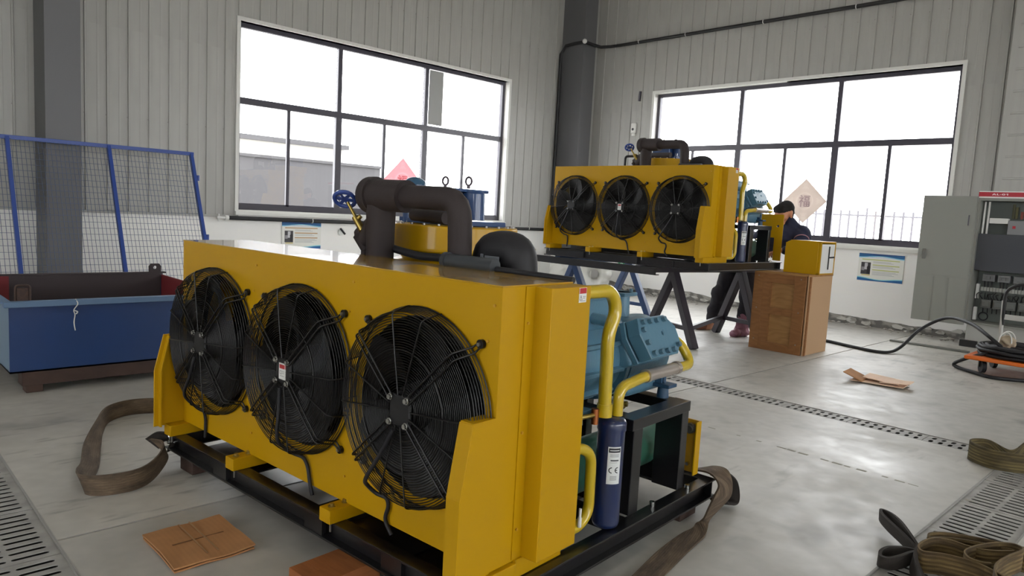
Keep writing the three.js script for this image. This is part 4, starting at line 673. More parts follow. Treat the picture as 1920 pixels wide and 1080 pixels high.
// ---------------------------------------------------------------- electrical cabinet on the right
const headTex = canvasTex(512, 64, (x, w, h) => { x.fillStyle = '#a01c2c'; x.fillRect(0, 0, w, h); x.fillStyle = '#e8dcdc'; x.font = 'bold 34px sans-serif'; x.fillText('AL-01', 68, 44); });
{
  const t = thing('electrical_cabinet', 'tall grey electrical cabinet with red header and its door swung open', 'cabinet', [0, 0, 0]);
  const x0 = 9.45, x1 = 9.99, z0 = -2.225, z1 = -1.3, y0 = 0.27, y1 = 1.7;
  add(t, 'plinth', uvm(bx(x0 + 0.03, x1, 0, y0, z0 + 0.02, z1, 0.004), 1), M.plinth); add(t, 'kick_box', bx(x0 - 0.02, x0 + 0.029, 0.0, 0.075, z0 - 0.02, z0 + 0.15, 0.003), M.blackPlastic);
  add(t, 'shell', merge([bx(x0, x1, y0, y1, z0, z0 + 0.02), bx(x0, x1, y0, y1, z1 - 0.02, z1), bx(x0, x1, y0, y0 + 0.02, z0 + 0.02, z1 - 0.02), bx(x0, x1, y1 - 0.03, y1, z0 + 0.02, z1 - 0.02), bx(x1 - 0.01, x1, y0, y1, z0, z1)]), M.cabinet);
  add(t, 'mounting_plate', bx(x0 + 0.3, x0 + 0.31, y0 + 0.02, y1 - 0.03, z0 + 0.02, z1 - 0.02), M.cabinetIn);
  add(t, 'header', bx(x0 - 0.006, x0 + 0.2, 1.715, 1.765, z0 - 0.006, z1, 0.003), M.red);
  { const g = new THREE.PlaneGeometry(z1 - z0, 0.05).rotateY(-Math.PI / 2).translate(x0 - 0.0075, 1.74, (z0 + z1) / 2); const p = add(t, 'header_lettering', g, S('#ffffff', 0.45, 0, { map: headTex })); }
  add(t, 'header_trim', merge([bx(x0 - 0.004, x0 + 0.2, 1.7, 1.715, z0, z1), bx(x0 - 0.004, x0 + 0.2, 1.765, 1.776, z0, z1)]), M.white);
  const door = new THREE.Group(); door.name = 'door'; door.position.set(x0 - 0.005, 0, z0); door.rotation.y = 0.06; t.add(door);
  add(door, 'door_leaf', merge([bx(-0.012, 0.012, 0.245, 1.715, -0.55, 0, 0.003), bx(-0.018, -0.012, 0.25, 0.775, -0.545, -0.01, 0.001), bx(-0.018, -0.012, 0.8, 1.71, -0.545, -0.01, 0.001), bx(-0.022, -0.018, 0.25, 0.77, -0.36, -0.355), bx(-0.022, -0.018, 0.25, 0.77, -0.2, -0.195)]), M.cabinet);
  add(door, 'door_lock', bx(-0.03, -0.018, 0.97, 1.09, -0.5, -0.465, 0.005), S('#5c5d58', 0.5)); add(door, 'cable_duct', bx(-0.03, -0.018, 1.38, 1.5, -0.075, -0.065, 0.002), M.winFrame);
  // inside: rails, busbars, dark cover, breakers, terminal rows, wires
  add(t, 'slotted_rail', merge([bx(x0 + 0.1, x0 + 0.12, 1.28, 1.66, z0 + 0.04, z0 + 0.055), bx(x0 + 0.1, x0 + 0.12, 1.28, 1.66, z0 + 0.08, z0 + 0.095)]), M.white);
  add(t, 'busbar_support', bx(x0 + 0.12, x0 + 0.2, 1.42, 1.48, z0 + 0.1, z0 + 0.28, 0.003), M.white);
  for (const [z, c] of [[0.3, '#3a3a1c'], [0.33, '#4a4820'], [0.38, '#7c3a2a'], [0.44, '#4c6a2a']]) add(t, 'busbar', bx(x0 + 0.16, x0 + 0.18, 1.48, 1.64 - (z - 0.3), z0 + z, z0 + z + 0.025, 0.003), S(c, 0.5));
  add(t, 'main_switch', merge([bx(x0 + 0.1, x0 + 0.24, 1.3, 1.46, z0 + 0.285, z0 + 0.6, 0.006)]), S('#77787a', 0.5)); add(t, 'switch_label', bx(x0 + 0.098, x0 + 0.1, 1.37, 1.4, z0 + 0.33, z0 + 0.36), M.red);
  add(t, 'cover_plate', bx(x0 + 0.06, x0 + 0.075, 0.88, 1.3, z0 + 0.022, z1 - 0.022, 0.002), S('#33363c', 0.5));
  for (let k = 0; k < 5; k++) { add(t, 'breaker', merge([bx(x0 + 0.16, x0 + 0.26, 0.76, 0.84, z0 + 0.09 + k * 0.15, z0 + 0.21 + k * 0.15, 0.004), bx(x0 + 0.145, x0 + 0.16, 0.785, 0.815, z0 + 0.13 + k * 0.15, z0 + 0.17 + k * 0.15, 0.003)]), S('#6d6f70', 0.5)); for (let n = 0; n < 3; n++) add(t, 'wire', rod(V3(x0 + 0.2, 0.76, z0 + 0.11 + k * 0.15 + n * 0.035), V3(x0 + 0.21, 0.67, z0 + 0.115 + k * 0.15 + n * 0.03), 0.007, 6), M.blackRubber); }
  for (let k = 0; k < 4; k++) add(t, 'contactor', merge([bx(x0 + 0.17, x0 + 0.27, 0.45, 0.55, z0 + 0.1 + k * 0.12, z0 + 0.2 + k * 0.12, 0.005), bx(x0 + 0.15, x0 + 0.17, 0.47, 0.53, z0 + 0.115 + k * 0.12, z0 + 0.185 + k * 0.12, 0.004)]), S('#5e615e', 0.5));
  for (let k = 0; k < 22; k++) { const z = z0 + 0.07 + k * 0.027 + rr(-0.006, 0.006), y = rr(0.54, 0.56); add(t, 'wire', spline([V3(x0 + 0.22, 0.62 + rr(-0.01, 0.02), z), V3(x0 + 0.16, 0.6, z + rr(-0.02, 0.02)), V3(x0 + 0.2, y, z + rr(-0.015, 0.015))], 0.005, 10, 5), M.blackRubber); }
  for (let k = 0; k < 9; k++) add(t, 'wire', rod(V3(x0 + 0.22, 0.45, z0 + 0.12 + k * 0.045), V3(x0 + 0.23, 0.39, z0 + 0.12 + k * 0.045), 0.006, 5), M.blackRubber);
  add(t, 'wire_loop', new THREE.TorusGeometry(0.045, 0.007, 6, 24).rotateY(Math.PI / 2).translate(x0 + 0.22, 0.35, z0 + 0.13), M.blackRubber);
  add(t, 'cable_trunking', merge([bx(x0 + 0.2, x0 + 0.25, 0.55, 0.72, z0 + 0.03, z0 + 0.06), bx(x0 + 0.2, x0 + 0.25, 0.3, 0.45, z0 + 0.03, z0 + 0.06)]), M.white);
  add(t, 'terminal_row', merge(Array.from({ length: 14 }, (_, k) => bx(x0 + 0.2, x0 + 0.25, 0.645, 0.69, z0 + 0.08 + k * 0.03, z0 + 0.105 + k * 0.03))), S('#9fa29c', 0.6));
}
{ // vertical cable tray with pressed louvres above the cabinet
  const t = thing('cable_tray', 'grey vertical cable tray with pressed louvres rising above the electrical cabinet', 'cable tray', [9.79, 1.78, -1.95]);
  add(t, 'cover', bx(0, 0.185, 0, HC - 1.82, -0.22, 0.22, 0.004), M.clad);
  for (let k = 0; k < 20; k++) add(t, 'louvre', new THREE.CylinderGeometry(0.013, 0.013, 0.3, 12, 1).rotateX(Math.PI / 2).scale(0.6, 1, 1).translate(-0.0, 0.16 + k * 0.245, 0), M.clad);
}
// ---------------------------------------------------------------- platform trolley with cable coil
{
  const t = thing('platform_trolley', 'orange platform trolley with black folding handle near the electrical cabinet', 'trolley', [0, 0, 0]);
  const x0 = 7.6, x1 = 8.32, z0 = -1.76, z1 = -0.85, y = 0.165;
  add(t, 'deck', merge([bx(x0, x1, y - 0.035, y, z0, z1, 0.012)]), M.orange);
  for (const [x, z] of [[7.78, -1.64], [8.2, -1.64], [7.78, -1.0], [8.2, -1.0]]) { const c = new THREE.Group(); c.name = 'caster'; t.add(c); add(c, 'wheel', cyl(0.055, 0.055, 0.035, 20).rotateX(Math.PI / 2).rotateY(0.6).translate(x, 0.056, z), M.blackRubber); add(c, 'fork', merge([bx(x - 0.03, x + 0.03, 0.112, 0.13, z - 0.03, z + 0.03, 0.003), bx(x - 0.012, x + 0.012, 0.05, 0.115, z - 0.035, z - 0.028), bx(x - 0.012, x + 0.012, 0.05, 0.115, z + 0.028, z + 0.035)]), M.steel); }
  const hx = 8.26, hz = -1.62;
  add(t, 'handle', merge([pipe([V3(hx, 0.42, hz), V3(hx - 0.03, 0.76, hz), V3(hx - 0.03, 0.83, hz + 0.1), V3(hx - 0.03, 0.84, hz + 0.3), V3(hx - 0.03, 0.84, -1.0), V3(hx, 0.42, -0.97)], 0.015, 0.09, 12)]), M.blackPlastic);
  add(t, 'handle_post', merge([rod(V3(hx, y, hz), V3(hx, 0.66, hz - 0.012), 0.017, 12), rod(V3(hx, y, -0.97), V3(hx, 0.66, -0.97), 0.017, 12), bar(V3(hx, 0.5, hz), V3(hx, 0.5, -0.97), 0.03, 0.05)]), S('#b9b9b4', 0.45, 0.2));
}
{
  const g = []; let k = 0;
  for (let L = 0; L < 3; L++) for (let n = 0; n < 4; n++) { const pts = []; const r = 0.22 + n * 0.034 + rr(-0.01, 0.01); for (let a = 0; a < 14; a++) { const b = a / 14 * Math.PI * 2; pts.push(V3(7.95 + Math.cos(b) * r * (1 + rr(-0.03, 0.03)), 0.185 + L * 0.033 + rr(-0.006, 0.01), -1.38 + Math.sin(b) * r * 1.05 * (1 + rr(-0.03, 0.03)))); } g.push(spline(pts, 0.0165, 72, 8, true)); }
  const t = thing('cable_coil', 'thick coil of black electric cable lying on the orange trolley', 'cable', [0, 0, 0]);
  g.forEach(q => add(t, 'cable_turn', q, M.blackRubber));
  add(t, 'loose_end', spline([V3(7.72, 0.27, -1.5), V3(7.75, 0.34, -1.6), V3(8.05, 0.42, -1.85), V3(8.35, 0.4, -2.15), V3(8.35, 0.26, -2.35), V3(8.15, 0.06, -2.47), V3(7.95, 0.018, -2.52), V3(7.88, 0.017, -2.62), V3(7.93, 0.017, -2.85), V3(8.05, 0.017, -3.2), V3(8.1, 0.017, -3.7), V3(8.5, 0.017, -4.2)], 0.0165, 140, 8), M.blackRubber);
  add(t, 'loose_end', spline([V3(7.72, 0.2, -1.6), V3(7.68, 0.12, -1.76), V3(7.8, 0.03, -1.88), V3(7.76, 0.017, -1.84), V3(7.6, 0.017, -1.66), V3(7.5, 0.017, -1.5), V3(7.6, 0.017, -1.3), V3(7.75, 0.017, -1.1)], 0.0165, 80, 8), M.blackRubber);
  const b = thing('crumpled_rag', 'crumpled dirty white rag tied on top of the cable coil', 'rag', [7.92, 0.3, -1.5]);
  const ig = new THREE.IcosahedronGeometry(0.07, 4), p = ig.attributes.position; for (let i = 0; i < p.count; i++) { const v = V3().fromBufferAttribute(p, i), n = 0.45 + 1.05 * fbm(v.x * 4 + 0.5, v.y * 4 + v.z * 3 + 0.5, 8, 4, 9); v.multiplyScalar(n); v.y *= 0.85; p.setXYZ(i, v.x, v.y, v.z); }
  const im = mergeVertices(plain(ig).deleteAttribute('normal').deleteAttribute('uv')); im.computeVertexNormals(); add(b, 'cloth', im, S('#a89a84', 0.95));
  add(b, 'tie', merge([new THREE.TorusGeometry(0.085, 0.006, 6, 30, Math.PI).rotateY(0.6).translate(0, 0.0, 0), new THREE.TorusGeometry(0.1, 0.005, 6, 30, Math.PI).rotateY(-0.5)]), M.white);
}
solo('steel_strip', 'flat dull steel strip lying on the floor in front of the cabinet', 'strip', bx(8.9, 8.96, 0.001, 0.022, -2.82, -2.02, 0.003), S('#6f716c', 0.6, 0.2));
// ---------------------------------------------------------------- things on the walls
const posterTex = (bar2) => canvasTex(384, 256, (x, w, h) => {
  x.fillStyle = '#d9d9d2'; x.fillRect(0, 0, w, h); const wave = (y, a, c, up) => { x.fillStyle = c; x.beginPath(); x.moveTo(0, up ? 0 : h); x.lineTo(w, up ? 0 : h); for (let i = w; i >= 0; i -= 8) x.lineTo(i, y + a * Math.cos(i / w * Math.PI * 2)); x.closePath(); x.fill(); };
  wave(34, 8, '#7fc4dc', true); wave(26, 7, '#1c5c90', true); wave(10, -6, '#123f78', true); wave(h - 26, -9, '#7cc6d4', false); wave(h - 18, -8, '#155a94', false);
  x.fillStyle = '#b9c6e0'; for (let i = 0; i < 15; i++) x.fillRect(84 + i * 15, 30 + (i % 3), 11, 7);
  x.fillStyle = bar2; for (const y of [52, 100, 146]) x.fillRect(y === 52 ? 30 : 124, y, y === 52 ? 320 : 226, 9);
  x.fillStyle = '#a9abae'; for (const y of [72, 82, 116, 126, 164, 174, 184, 194]) x.fillRect(126, y, 150 + (y * 37) % 70, 4);
  x.fillStyle = '#3a373b'; x.fillRect(26, 84, 82, 112); x.fillStyle = '#b4b2b6'; x.fillRect(56, 90, 26, 62); x.fillStyle = '#88868a'; x.fillRect(30, 128, 26, 34); x.fillStyle = '#16141a'; x.beginPath(); x.arc(92, 132, 15, 0, 7); x.fill(); x.fillRect(78, 140, 28, 50); x.fillStyle = '#c8b878'; x.fillRect(34, 198, 74, 10);
});
{
  const t = thing('wall_poster', 'blue and white notice poster with orange lines under the left window', 'poster', [4.652, 0.79, ZW + 0.006]);
  add(t, 'print', new THREE.BoxGeometry(0.565, 0.35, 0.005), S('#ffffff', 0.5, 0, { map: posterTex('#b08a5c') }));
  const r = thing('wall_poster', 'blue and white notice poster with yellow lines on the white wall under the right window', 'poster', [XW - 0.006, 0.786, -3.375], -Math.PI / 2);
  add(r, 'print', new THREE.BoxGeometry(0.56, 0.36, 0.005), S('#ffffff', 0.5, 0, { map: posterTex('#b6bc74') }));
}
// diamond New Year papers with the character for fortune
const fuTex = (bg, fg, ring) => canvasTex(512, 512, (x) => {
  x.fillStyle = bg; x.fillRect(0, 0, 512, 512); x.translate(256, 256); x.rotate(Math.PI / 4);
  x.strokeStyle = ring; x.lineWidth = 7; x.beginPath(); x.arc(0, 0, 128, 0, 7); x.stroke(); x.lineWidth = 3; x.beginPath(); x.arc(0, 0, 142, 0, 7); x.stroke();
  for (let k = 0; k < 4; k++) { x.save(); x.rotate(k * Math.PI / 2); for (let n = 0; n < 5; n++) { x.beginPath(); x.arc(-40 + n * 20, -205 - (n % 2) * 18, 11, 0, 7); x.stroke(); } x.beginPath(); x.arc(0, -262, 30, 0, 7); x.stroke(); x.beginPath(); x.arc(0, -262, 12, 0, 7); x.stroke(); x.restore(); }
  x.strokeStyle = fg; x.lineWidth = 17; x.lineCap = 'round'; const l = (...p) => { x.beginPath(); x.moveTo(p[0], p[1]); for (let i = 2; i < p.length; i += 2) x.lineTo(p[i], p[i + 1]); x.stroke(); };
  l(-62, -88, -46, -72); l(-84, -48, -28, -48, -84, 20); l(-56, -18, -56, 90); l(-42, -6, -24, 12);
  l(-6, -80, 84, -80); l(8, -54, 70, -54, 70, -18, 8, -18, 8, -54); l(-2, 12, 80, 12, 80, 84, -2, 84, -2, 12); l(39, 12, 39, 84); l(-2, 48, 80, 48);
});
{
  const s = 0.5; const d = (name, label, pos, turn, m, half) => { const t = thing(name, label, 'paper', pos, turn); add(t, 'paper', new THREE.BoxGeometry(half * 1.414, half * 1.414, 0.002).rotateZ(Math.PI / 4), m); return t; };
  d('fortune_paper', 'diamond-shaped red New Year paper stuck on the left window', [6.32, 1.62, ZW - 0.094], 0, P('#ffffff', 0.8, 0, { map: fuTex('#c8a0a4', '#a8686e', '#d8b4b8'), transmission: 0.72, thickness: 0 }), 0.35);
  d('fortune_paper', 'faded diamond-shaped New Year paper with the fortune character on the right window', [XW + 0.094, 1.635, -4.515], -Math.PI / 2, P('#ffffff', 0.8, 0, { map: fuTex('#b0a8a2', '#8c7e80', '#beb6b0'), transmission: 0.7, thickness: 0 }), 0.315);
}
solo('window_film', 'strip of grey film covering part of the upper right pane of the left window', 'film', bx(6.75, 7.02, 2.52, 3.33, ZW - 0.1, ZW - 0.096), P('#9a9a98', 0.7, 0, { transmission: 0.25, thickness: 0 }));
{ // black conduit: along the left wall, up the corner, round the column, along the right wall
  const t = thing('wall_conduit', 'black conduit pipe under the left window, round the corner column and along the right wall', 'pipe', [0, 0, 0]);
  const zc = ZW + 0.06; add(t, 'pipe', pipe([V3(3.62, 0.995, zc), V3(9.47, 0.975, zc), V3(9.47, 4.17, zc), V3(9.49, 4.2, -8.6), V3(9.5, 4.21, -8.31), V3(9.9, 4.19, -8.3), V3(XW - 0.06, 4.18, -8.02), V3(XW - 0.06, 4.2, -2.35)], 0.026, 0.05, 12), M.pipeBlack);
  add(t, 'joint', new THREE.SphereGeometry(0.04, 16, 10).translate(9.5, 4.215, -8.31), M.whiteClip);
  add(t, 'end_cap', merge([rod(V3(3.5, 0.997, zc), V3(3.62, 0.997, zc), 0.018, 10), rod(V3(3.52, 0.95, zc), V3(3.52, 1.04, zc), 0.01, 8), rod(V3(3.6, 0.997, zc), V3(3.64, 0.997, zc), 0.03, 12)]), M.whiteClip);
  for (const x of [4.77, 6.4, 8.9]) add(t, 'clip', new THREE.TorusGeometry(0.029, 0.006, 6, 20).rotateY(Math.PI / 2).translate(x, 0.99, zc), M.whiteClip);
  for (const z of [-7.5, -6.6, -5.3, -4, -2.6]) add(t, 'clip', new THREE.TorusGeometry(0.029, 0.006, 6, 20).translate(XW - 0.06, 4.19, z), M.whiteClip);
}
{ const t = thing('pipe_stub', 'short black hose stub on a white plate on the left wall', 'pipe', [5.25, 0.85, ZW + 0.01]); add(t, 'plate', cyl(0.05, 0.05, 0.012, 20).rotateX(Math.PI / 2), M.whiteClip); add(t, 'stub', rod(V3(-0.035, 0.05, 0.03), V3(0.03, -0.03, 0.05), 0.014, 10), M.blackRubber); }
{ const t = thing('alarm_sensor', 'small white sensor box on the right wall near the corner', 'sensor', [XW - 0.015, 2.775, -7.51]); add(t, 'case', bx(-0.04, 0.01, -0.09, 0.09, -0.05, 0.05, 0.02), M.white); add(t, 'lens', new THREE.SphereGeometry(0.022, 14, 8).translate(-0.04, -0.02, 0), S('#55555a', 0.4)); add(t, 'holder', bx(-0.03, 0.01, -0.13, -0.09, -0.03, 0.03, 0.005), M.white); }
solo('wall_hook', 'small dark hook fixed high on the right wall near the window', 'hook', bar(V3(XW - 0.03, 3.38, -7.425), V3(XW - 0.02, 3.22, -7.445), 0.03, 0.03), M.winFrame);
{
  const ex = canvasTex(128, 64, (x) => { x.fillStyle = '#2f9a5c'; x.fillRect(0, 0, 128, 64); x.fillStyle = '#d8f0e0'; x.fillRect(78, 10, 30, 44); x.fillStyle = '#2f9a5c'; x.fillRect(84, 16, 18, 38); x.strokeStyle = '#d8f0e0'; x.lineWidth = 7; x.lineCap = 'round'; x.beginPath(); x.arc(46, 14, 4, 0, 7); x.moveTo(44, 22); x.lineTo(38, 38); x.lineTo(50, 46); x.lineTo(46, 56); x.moveTo(38, 38); x.lineTo(28, 50); x.moveTo(44, 24); x.lineTo(58, 34); x.stroke(); });
  const t = thing('exit_sign', 'small green running-man exit sign low on the right wall', 'sign', [XW - 0.012, 0.5, -7.52], -Math.PI / 2);
  add(t, 'case', bx(-0.13, 0.13, -0.065, 0.065, -0.01, 0.012, 0.004), M.white); add(t, 'face', new THREE.BoxGeometry(0.24, 0.115, 0.003).translate(0, 0, 0.014), S('#ffffff', 0.5, 0, { map: ex }));
}
{
  const t = thing('white_carton', 'white carton standing on the floor below the left wall by the corner column', 'carton', [9.17, 0, -8.62]);
  add(t, 'side', bx(-0.29, 0.29, 0.0, 0.48, -0.2, 0.15, 0.004), M.white); add(t, 'lid', bx(-0.292, 0.292, 0.44, 0.483, -0.202, 0.152, 0.003), M.white);
}
{ // plastic-wrapped roll
  const t = thing('wrapped_roll', 'roll of hose wrapped in crumpled clear plastic leaning by the far corner', 'roll', [9.3, 0, -7.62]);
  const tor = (R, r, s) => { const g = new THREE.TorusGeometry(R, r, 28, 72), p = g.attributes.position; for (let i = 0; i < p.count; i++) { const v = V3().fromBufferAttribute(p, i), n = 1 + s * (fbm(v.x + 0.5, v.y + 0.5 + v.z, 9, 4, 66) - 0.5); p.setXYZ(i, v.x * n, v.y * n, v.z * n * 1.3); } g.computeVertexNormals(); return plain(g); };
  add(t, 'hose', tor(0.19, 0.09, 0.1).translate(0, 0.29, 0).rotateY(-0.8), S('#b9b9b4', 0.6)); add(t, 'plastic_wrap', tor(0.19, 0.115, 0.5).translate(0, 0.3, 0).rotateY(-0.8), M.wrap);
  const sh = new THREE.PlaneGeometry(0.7, 0.6, 24, 24), p = sh.attributes.position; for (let i = 0; i < p.count; i++) p.setZ(i, 0.1 * fbm(p.getX(i) + 0.5, p.getY(i) + 0.5, 7, 4, 5)); sh.computeVertexNormals(); add(t, 'loose_film', plain(sh).rotateY(-0.8).translate(-0.25, 0.36, -0.3), M.wrap);
}
// ---------------------------------------------------------------- the worker behind the raised machine
function fieldMesh(bones, lo, hi, cell, k = 0.03, mod) {
  const size = hi.clone().sub(lo), n = Math.ceil(Math.max(size.x, size.y, size.z) / cell) + 2;
  const mc = new MarchingCubes(n, new THREE.MeshStandardMaterial(), false, false, 260000), half = n / 2, d = V3(), p = V3();
  mc.isolation = 0; const ext = n * cell, c = lo.clone().add(hi).multiplyScalar(0.5);
  const pre = bones.map(b => ({ a: b[0], ab: b[1].clone().sub(b[0]), r0: b[2], r1: b[3], l2: Math.max(1e-9, b[1].distanceToSquared(b[0])), s: b[4] || [1, 1, 1] }));
  for (let z = 0; z < n; z++) for (let y = 0; y < n; y++) for (let x = 0; x < n; x++) {
    p.set(c.x + (x - half) / half * ext / 2, c.y + (y - half) / half * ext / 2, c.z + (z - half) / half * ext / 2);
    let v = 1e3;
    for (const b of pre) {
      d.copy(p).sub(b.a); const t = Math.max(0, Math.min(1, d.dot(b.ab) / b.l2)); d.addScaledVector(b.ab, -t);
      const e = Math.hypot(d.x / b.s[0], d.y / b.s[1], d.z / b.s[2]) - (b.r0 + (b.r1 - b.r0) * t), h = Math.max(0, k - Math.abs(v - e)) / k;
      v = Math.min(v, e) - h * h * k * 0.25;
    }
    if (mod) v = mod(p, v);
    mc.field[x + y * n + z * n * n] = -v;
  }
  mc.update(); const cnt = mc.count, pos = new Float32Array(cnt * 3), nor = new Float32Array(cnt * 3);
  for (let i = 0; i < cnt; i++) for (let j = 0; j < 3; j++) { pos[i * 3 + j] = mc.positionArray[i * 3 + j] * ext / 2 + [c.x, c.y, c.z][j]; nor[i * 3 + j] = mc.normalArray[i * 3 + j]; }
  const g = new THREE.BufferGeometry(); g.setAttribute('position', new THREE.BufferAttribute(pos, 3)); g.setAttribute('normal', new THREE.BufferAttribute(nor, 3)); g.setAttribute('uv', new THREE.BufferAttribute(new Float32Array(cnt * 2), 2));
  return g;
}
{
  const t = thing('person', 'dark-haired worker in navy jacket and dark trousers bending behind the raised machine', 'person', [7.67, 0, -4.0]);
  const J = (x, y, z) => V3(x - 7.62, y, z + 4.0);
  // joints: the left side is the one towards the window
  const hipL = J(7.66, 0.84, -3.99), hipR = J(7.6, 0.84, -4.16), kneeL = J(7.5, 0.45, -3.93), kneeR = J(7.5, 0.45, -4.27), ankL = J(7.47, 0.09, -3.93), ankR = J(7.5, 0.09, -4.36);
  const pel = J(7.64, 0.88, -4.07), waist = J(7.66, 1.0, -3.94), chest = J(7.65, 1.17, -3.7), neck = J(7.63, 1.27, -3.57), shL = J(7.68, 1.19, -3.45), shR = J(7.6, 1.22, -3.77);
  const elL = J(7.52, 0.99, -3.37), wrL = J(7.4, 1.0, -3.52), elR = J(7.48, 1.02, -3.98), wrR = J(7.37, 1.0, -3.86);
  const hc = J(7.585, 1.395, -3.62);   // head centre
  // hands: palm, four fingers, thumb as separate chains
  const hand = (wr, dir, side) => { const d = dir.clone().normalize(), sx = V3(0, 1, 0).cross(d).normalize().multiplyScalar(side), out = [], palm = wr.clone().addScaledVector(d, 0.075); out.push([wr, palm, 0.024, 0.03, [1, 0.8, 1]]);
    for (let i = 0; i < 4; i++) { const b = wr.clone().addScaledVector(d, 0.085).addScaledVector(sx, (i - 1.5) * 0.021), L = [0.038, 0.044, 0.042, 0.032][i], m = b.clone().addScaledVector(d, L).add(V3(0, -0.006, 0)), e = m.clone().addScaledVector(d, L * 0.5).add(V3(0, -0.024, 0)), f = e.clone().addScaledVector(d, -0.004).add(V3(0, -0.02, 0)); out.push([b, m, 0.0095, 0.009], [m, e, 0.009, 0.008], [e, f, 0.008, 0.0075]); }
    const tb = wr.clone().addScaledVector(d, 0.03).addScaledVector(sx, -0.028), tm = tb.clone().addScaledVector(d, 0.03).addScaledVector(sx, -0.022), te = tm.clone().addScaledVector(d, 0.028).add(V3(0, -0.012, 0)); out.push([tb, tm, 0.012, 0.0105], [tm, te, 0.0105, 0.009]); return out; };
  const trunk = [[pel, waist, 0.13, 0.12], [waist, chest, 0.12, 0.135], [chest, neck, 0.12, 0.055], [shR, shL, 0.07, 0.07], [neck, J(7.61, 1.33, -3.59), 0.052, 0.05], [shL, elL, 0.05, 0.04], [elL, wrL, 0.04, 0.028], [shR, elR, 0.05, 0.04], [elR, wrR, 0.04, 0.028], [hipL, kneeL, 0.085, 0.055], [kneeL, ankL, 0.055, 0.038], [hipR, kneeR, 0.085, 0.055], [kneeR, ankR, 0.055, 0.038], [pel, hipL, 0.12, 0.09], [pel, hipR, 0.12, 0.09]];
  const feet = [[ankL, J(7.44, 0.035, -3.93), 0.038, 0.034], [J(7.44, 0.035, -3.93), J(7.3, 0.028, -3.92), 0.034, 0.026], [ankR, J(7.47, 0.035, -4.37), 0.038, 0.034], [J(7.47, 0.035, -4.37), J(7.34, 0.028, -4.43), 0.034, 0.026]];
  const bodyG = fieldMesh([...trunk, ...feet], J(7.2, -0.02, -4.65), J(7.95, 1.38, -3.25), 0.016, 0.05);
  // head: own grid, looking left and down; f forward, r to its left, u up
  const f = V3(-0.93, -0.26, -0.26).normalize(), r = V3(0, 1, 0).cross(f).normalize(), u = f.clone().cross(r).normalize();
  const H = (a, b, c) => hc.clone().addScaledVector(r, a).addScaledVector(u, b).addScaledVector(f, c);
  const eyes = [H(0.033, 0.0, 0.088), H(-0.033, 0.0, 0.088)], skull = [[H(0, 0.03, -0.02), H(0, 0.02, 0.03), 0.084, 0.075], [H(0, -0.04, 0.03), H(0, -0.085, 0.05), 0.058, 0.036], [H(0, -0.07, -0.03), H(0, -0.15, -0.04), 0.05, 0.052], [H(0, 0.0, 0.092), H(0, -0.035, 0.112), 0.01, 0.016], [H(0.018, -0.078, 0.082), H(-0.018, -0.078, 0.082), 0.011, 0.011], [H(0.018, -0.065, 0.083), H(-0.018, -0.065, 0.083), 0.009, 0.009], [H(0.05, 0.018, 0.08), H(-0.05, 0.018, 0.08), 0.014, 0.014], [H(0.05, -0.03, 0.055), H(0.035, -0.04, 0.07), 0.03, 0.025], [H(-0.05, -0.03, 0.055), H(-0.035, -0.04, 0.07), 0.03, 0.025], [H(0.078, 0.01, -0.012), H(0.082, -0.035, -0.004), 0.018, 0.011], [H(-0.078, 0.01, -0.012), H(-0.082, -0.035, -0.004), 0.018, 0.011]];
  const headG = fieldMesh(skull, hc.clone().addScalar(-0.17), hc.clone().addScalar(0.15), 0.005, 0.02, (p, v) => { for (const e of eyes) v = Math.max(v, 0.013 - p.distanceTo(e)); return v; });
  const handGs = [[wrL, V3(-0.7, -0.2, -0.6), 1], [wrR, V3(-0.8, -0.15, 0.5), -1]].map(([w, d, s]) => fieldMesh(hand(w, d, s), w.clone().add(V3(-0.2, -0.12, -0.19)), w.clone().add(V3(0.06, 0.07, 0.19)), 0.0045, 0.008));
  const body = add(t, 'body', merge([bodyG, headG, ...handGs]), M.skin);
  const eyeM = []; for (const e of eyes) eyeM.push(new THREE.SphereGeometry(0.0125, 12, 8).translate(e.x - f.x * 0.006, e.y - f.y * 0.006, e.z - f.z * 0.006)); add(body, 'eyes', merge(eyeM), S('#2a201c', 0.3));
  const hair = fieldMesh([[H(0, 0.055, -0.03), H(0, 0.055, 0.025), 0.088, 0.078], [H(0, -0.01, -0.065), H(0, -0.05, -0.06), 0.062, 0.045], [H(0.06, 0.0, -0.035), H(0.07, -0.03, -0.03), 0.03, 0.02], [H(-0.06, 0.0, -0.035), H(-0.07, -0.03, -0.03), 0.03, 0.02], [H(0.04, 0.075, 0.06), H(-0.05, 0.07, 0.065), 0.032, 0.032], [H(0.05, 0.045, 0.075), H(0.01, 0.04, 0.09), 0.015, 0.012], [H(-0.05, 0.045, 0.07), H(-0.02, 0.05, 0.09), 0.016, 0.012]], hc.clone().addScalar(-0.17), hc.clone().addScalar(0.18), 0.006, 0.02, (p, v) => v + 0.006 * (fbm(p.x * 4 + 0.5, p.y * 4 + p.z * 3 + 0.5, 9, 3, 5) - 0.5));
  add(body, 'hair', hair, M.hair);
  const wr = (a, b, k) => a.clone().lerp(b, k), fold = (amp, s) => (p, v) => v + amp * (fbm(p.x * 1.3 + 3, p.y * 1.3 + p.z * 0.8 + 3, 9, 3, s) - 0.5);
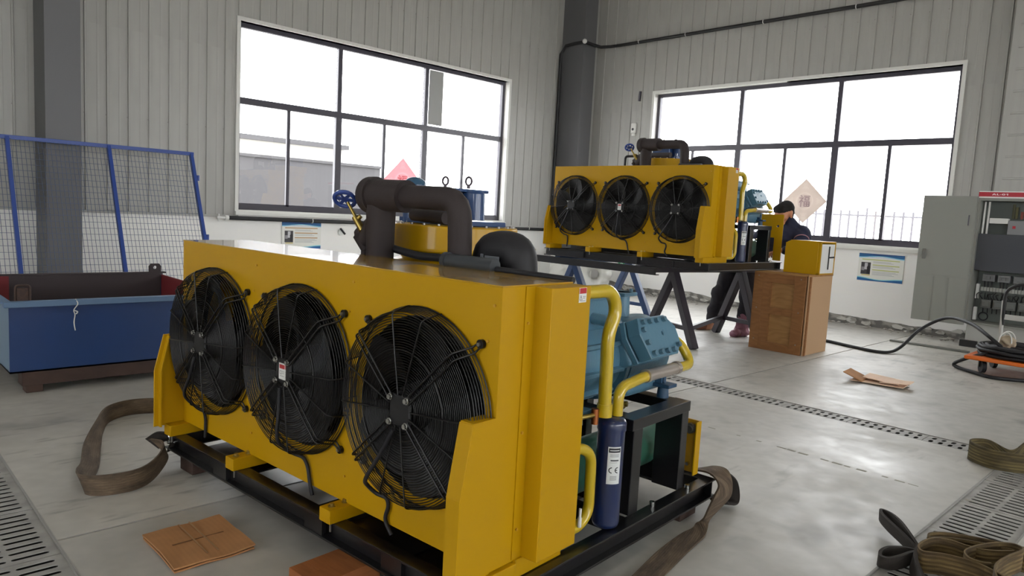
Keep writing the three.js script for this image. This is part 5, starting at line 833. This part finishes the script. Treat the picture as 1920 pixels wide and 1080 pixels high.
  add(body, 'jacket', fieldMesh([[J(7.65, 0.86, -4.06), waist, 0.155, 0.145], [waist, chest, 0.145, 0.158], [chest, neck, 0.14, 0.07], [shR, shL, 0.088, 0.088], [neck, J(7.625, 1.3, -3.58), 0.072, 0.066], [shL, elL, 0.075, 0.06], [elL, wr(elL, wrL, 0.88), 0.06, 0.044], [shR, elR, 0.075, 0.06], [elR, wr(elR, wrR, 0.88), 0.06, 0.044]], J(7.2, 0.65, -4.4), J(8.0, 1.4, -3.2), 0.012, 0.05, fold(0.03, 11)), M.jacket);
  { const c = wr(shL, elL, 0.3), d = elL.clone().sub(shL).normalize(), g = new THREE.TorusGeometry(0.074, 0.005, 6, 36); g.applyQuaternion(new THREE.Quaternion().setFromUnitVectors(V3(0, 0, 1), d)).translate(c.x, c.y, c.z); add(body, 'piping', plain(g), S('#b08088', 0.7)); }
  add(body, 'trousers', fieldMesh([[J(7.64, 0.93, -4.05), pel, 0.135, 0.15], [pel, hipL, 0.14, 0.11], [pel, hipR, 0.14, 0.11], [hipL, kneeL, 0.105, 0.08], [kneeL, wr(kneeL, ankL, 0.86), 0.08, 0.072], [hipR, kneeR, 0.105, 0.08], [kneeR, wr(kneeR, ankR, 0.86), 0.08, 0.075]], J(7.2, 0.08, -4.6), J(7.95, 1.1, -3.6), 0.013, 0.04, fold(0.045, 23)), M.trousers);
  const foot = (a, b, m) => fieldMesh([[a, b, 0.043, 0.036], [a.clone().add(V3(0, 0.035, 0)), a, 0.046, 0.044]], a.clone().min(b).addScalar(-0.08), a.clone().max(b).addScalar(0.12), 0.009, 0.02, (p, v) => Math.max(v, -p.y + 0.002));
  add(body, 'shoe', foot(J(7.46, 0.04, -3.93), J(7.29, 0.035, -3.92)), M.shoe); add(body, 'shoe', foot(J(7.49, 0.04, -4.37), J(7.33, 0.035, -4.43)), M.shoe);
  const bag = add(body, 'shoe_cover', fieldMesh([[J(7.44, 0.05, -3.93), J(7.45, 0.2, -3.93), 0.085, 0.055], [J(7.44, 0.04, -3.93), J(7.3, 0.035, -3.93), 0.06, 0.05]], J(7.15, -0.02, -4.15), J(7.65, 0.32, -3.72), 0.01, 0.03, (p, v) => Math.max(v + 0.035 * (fbm(p.x * 2 + 5, p.y * 2 + p.z * 2 + 5, 11, 3, 31) - 0.5), -p.y + 0.002)), P('#a87084', 0.5, 0, { transmission: 0.3, thickness: 0 }));
  bag.userData.label = 'pink plastic bag tied round one shoe';
}
renderer.render(scene, camera);
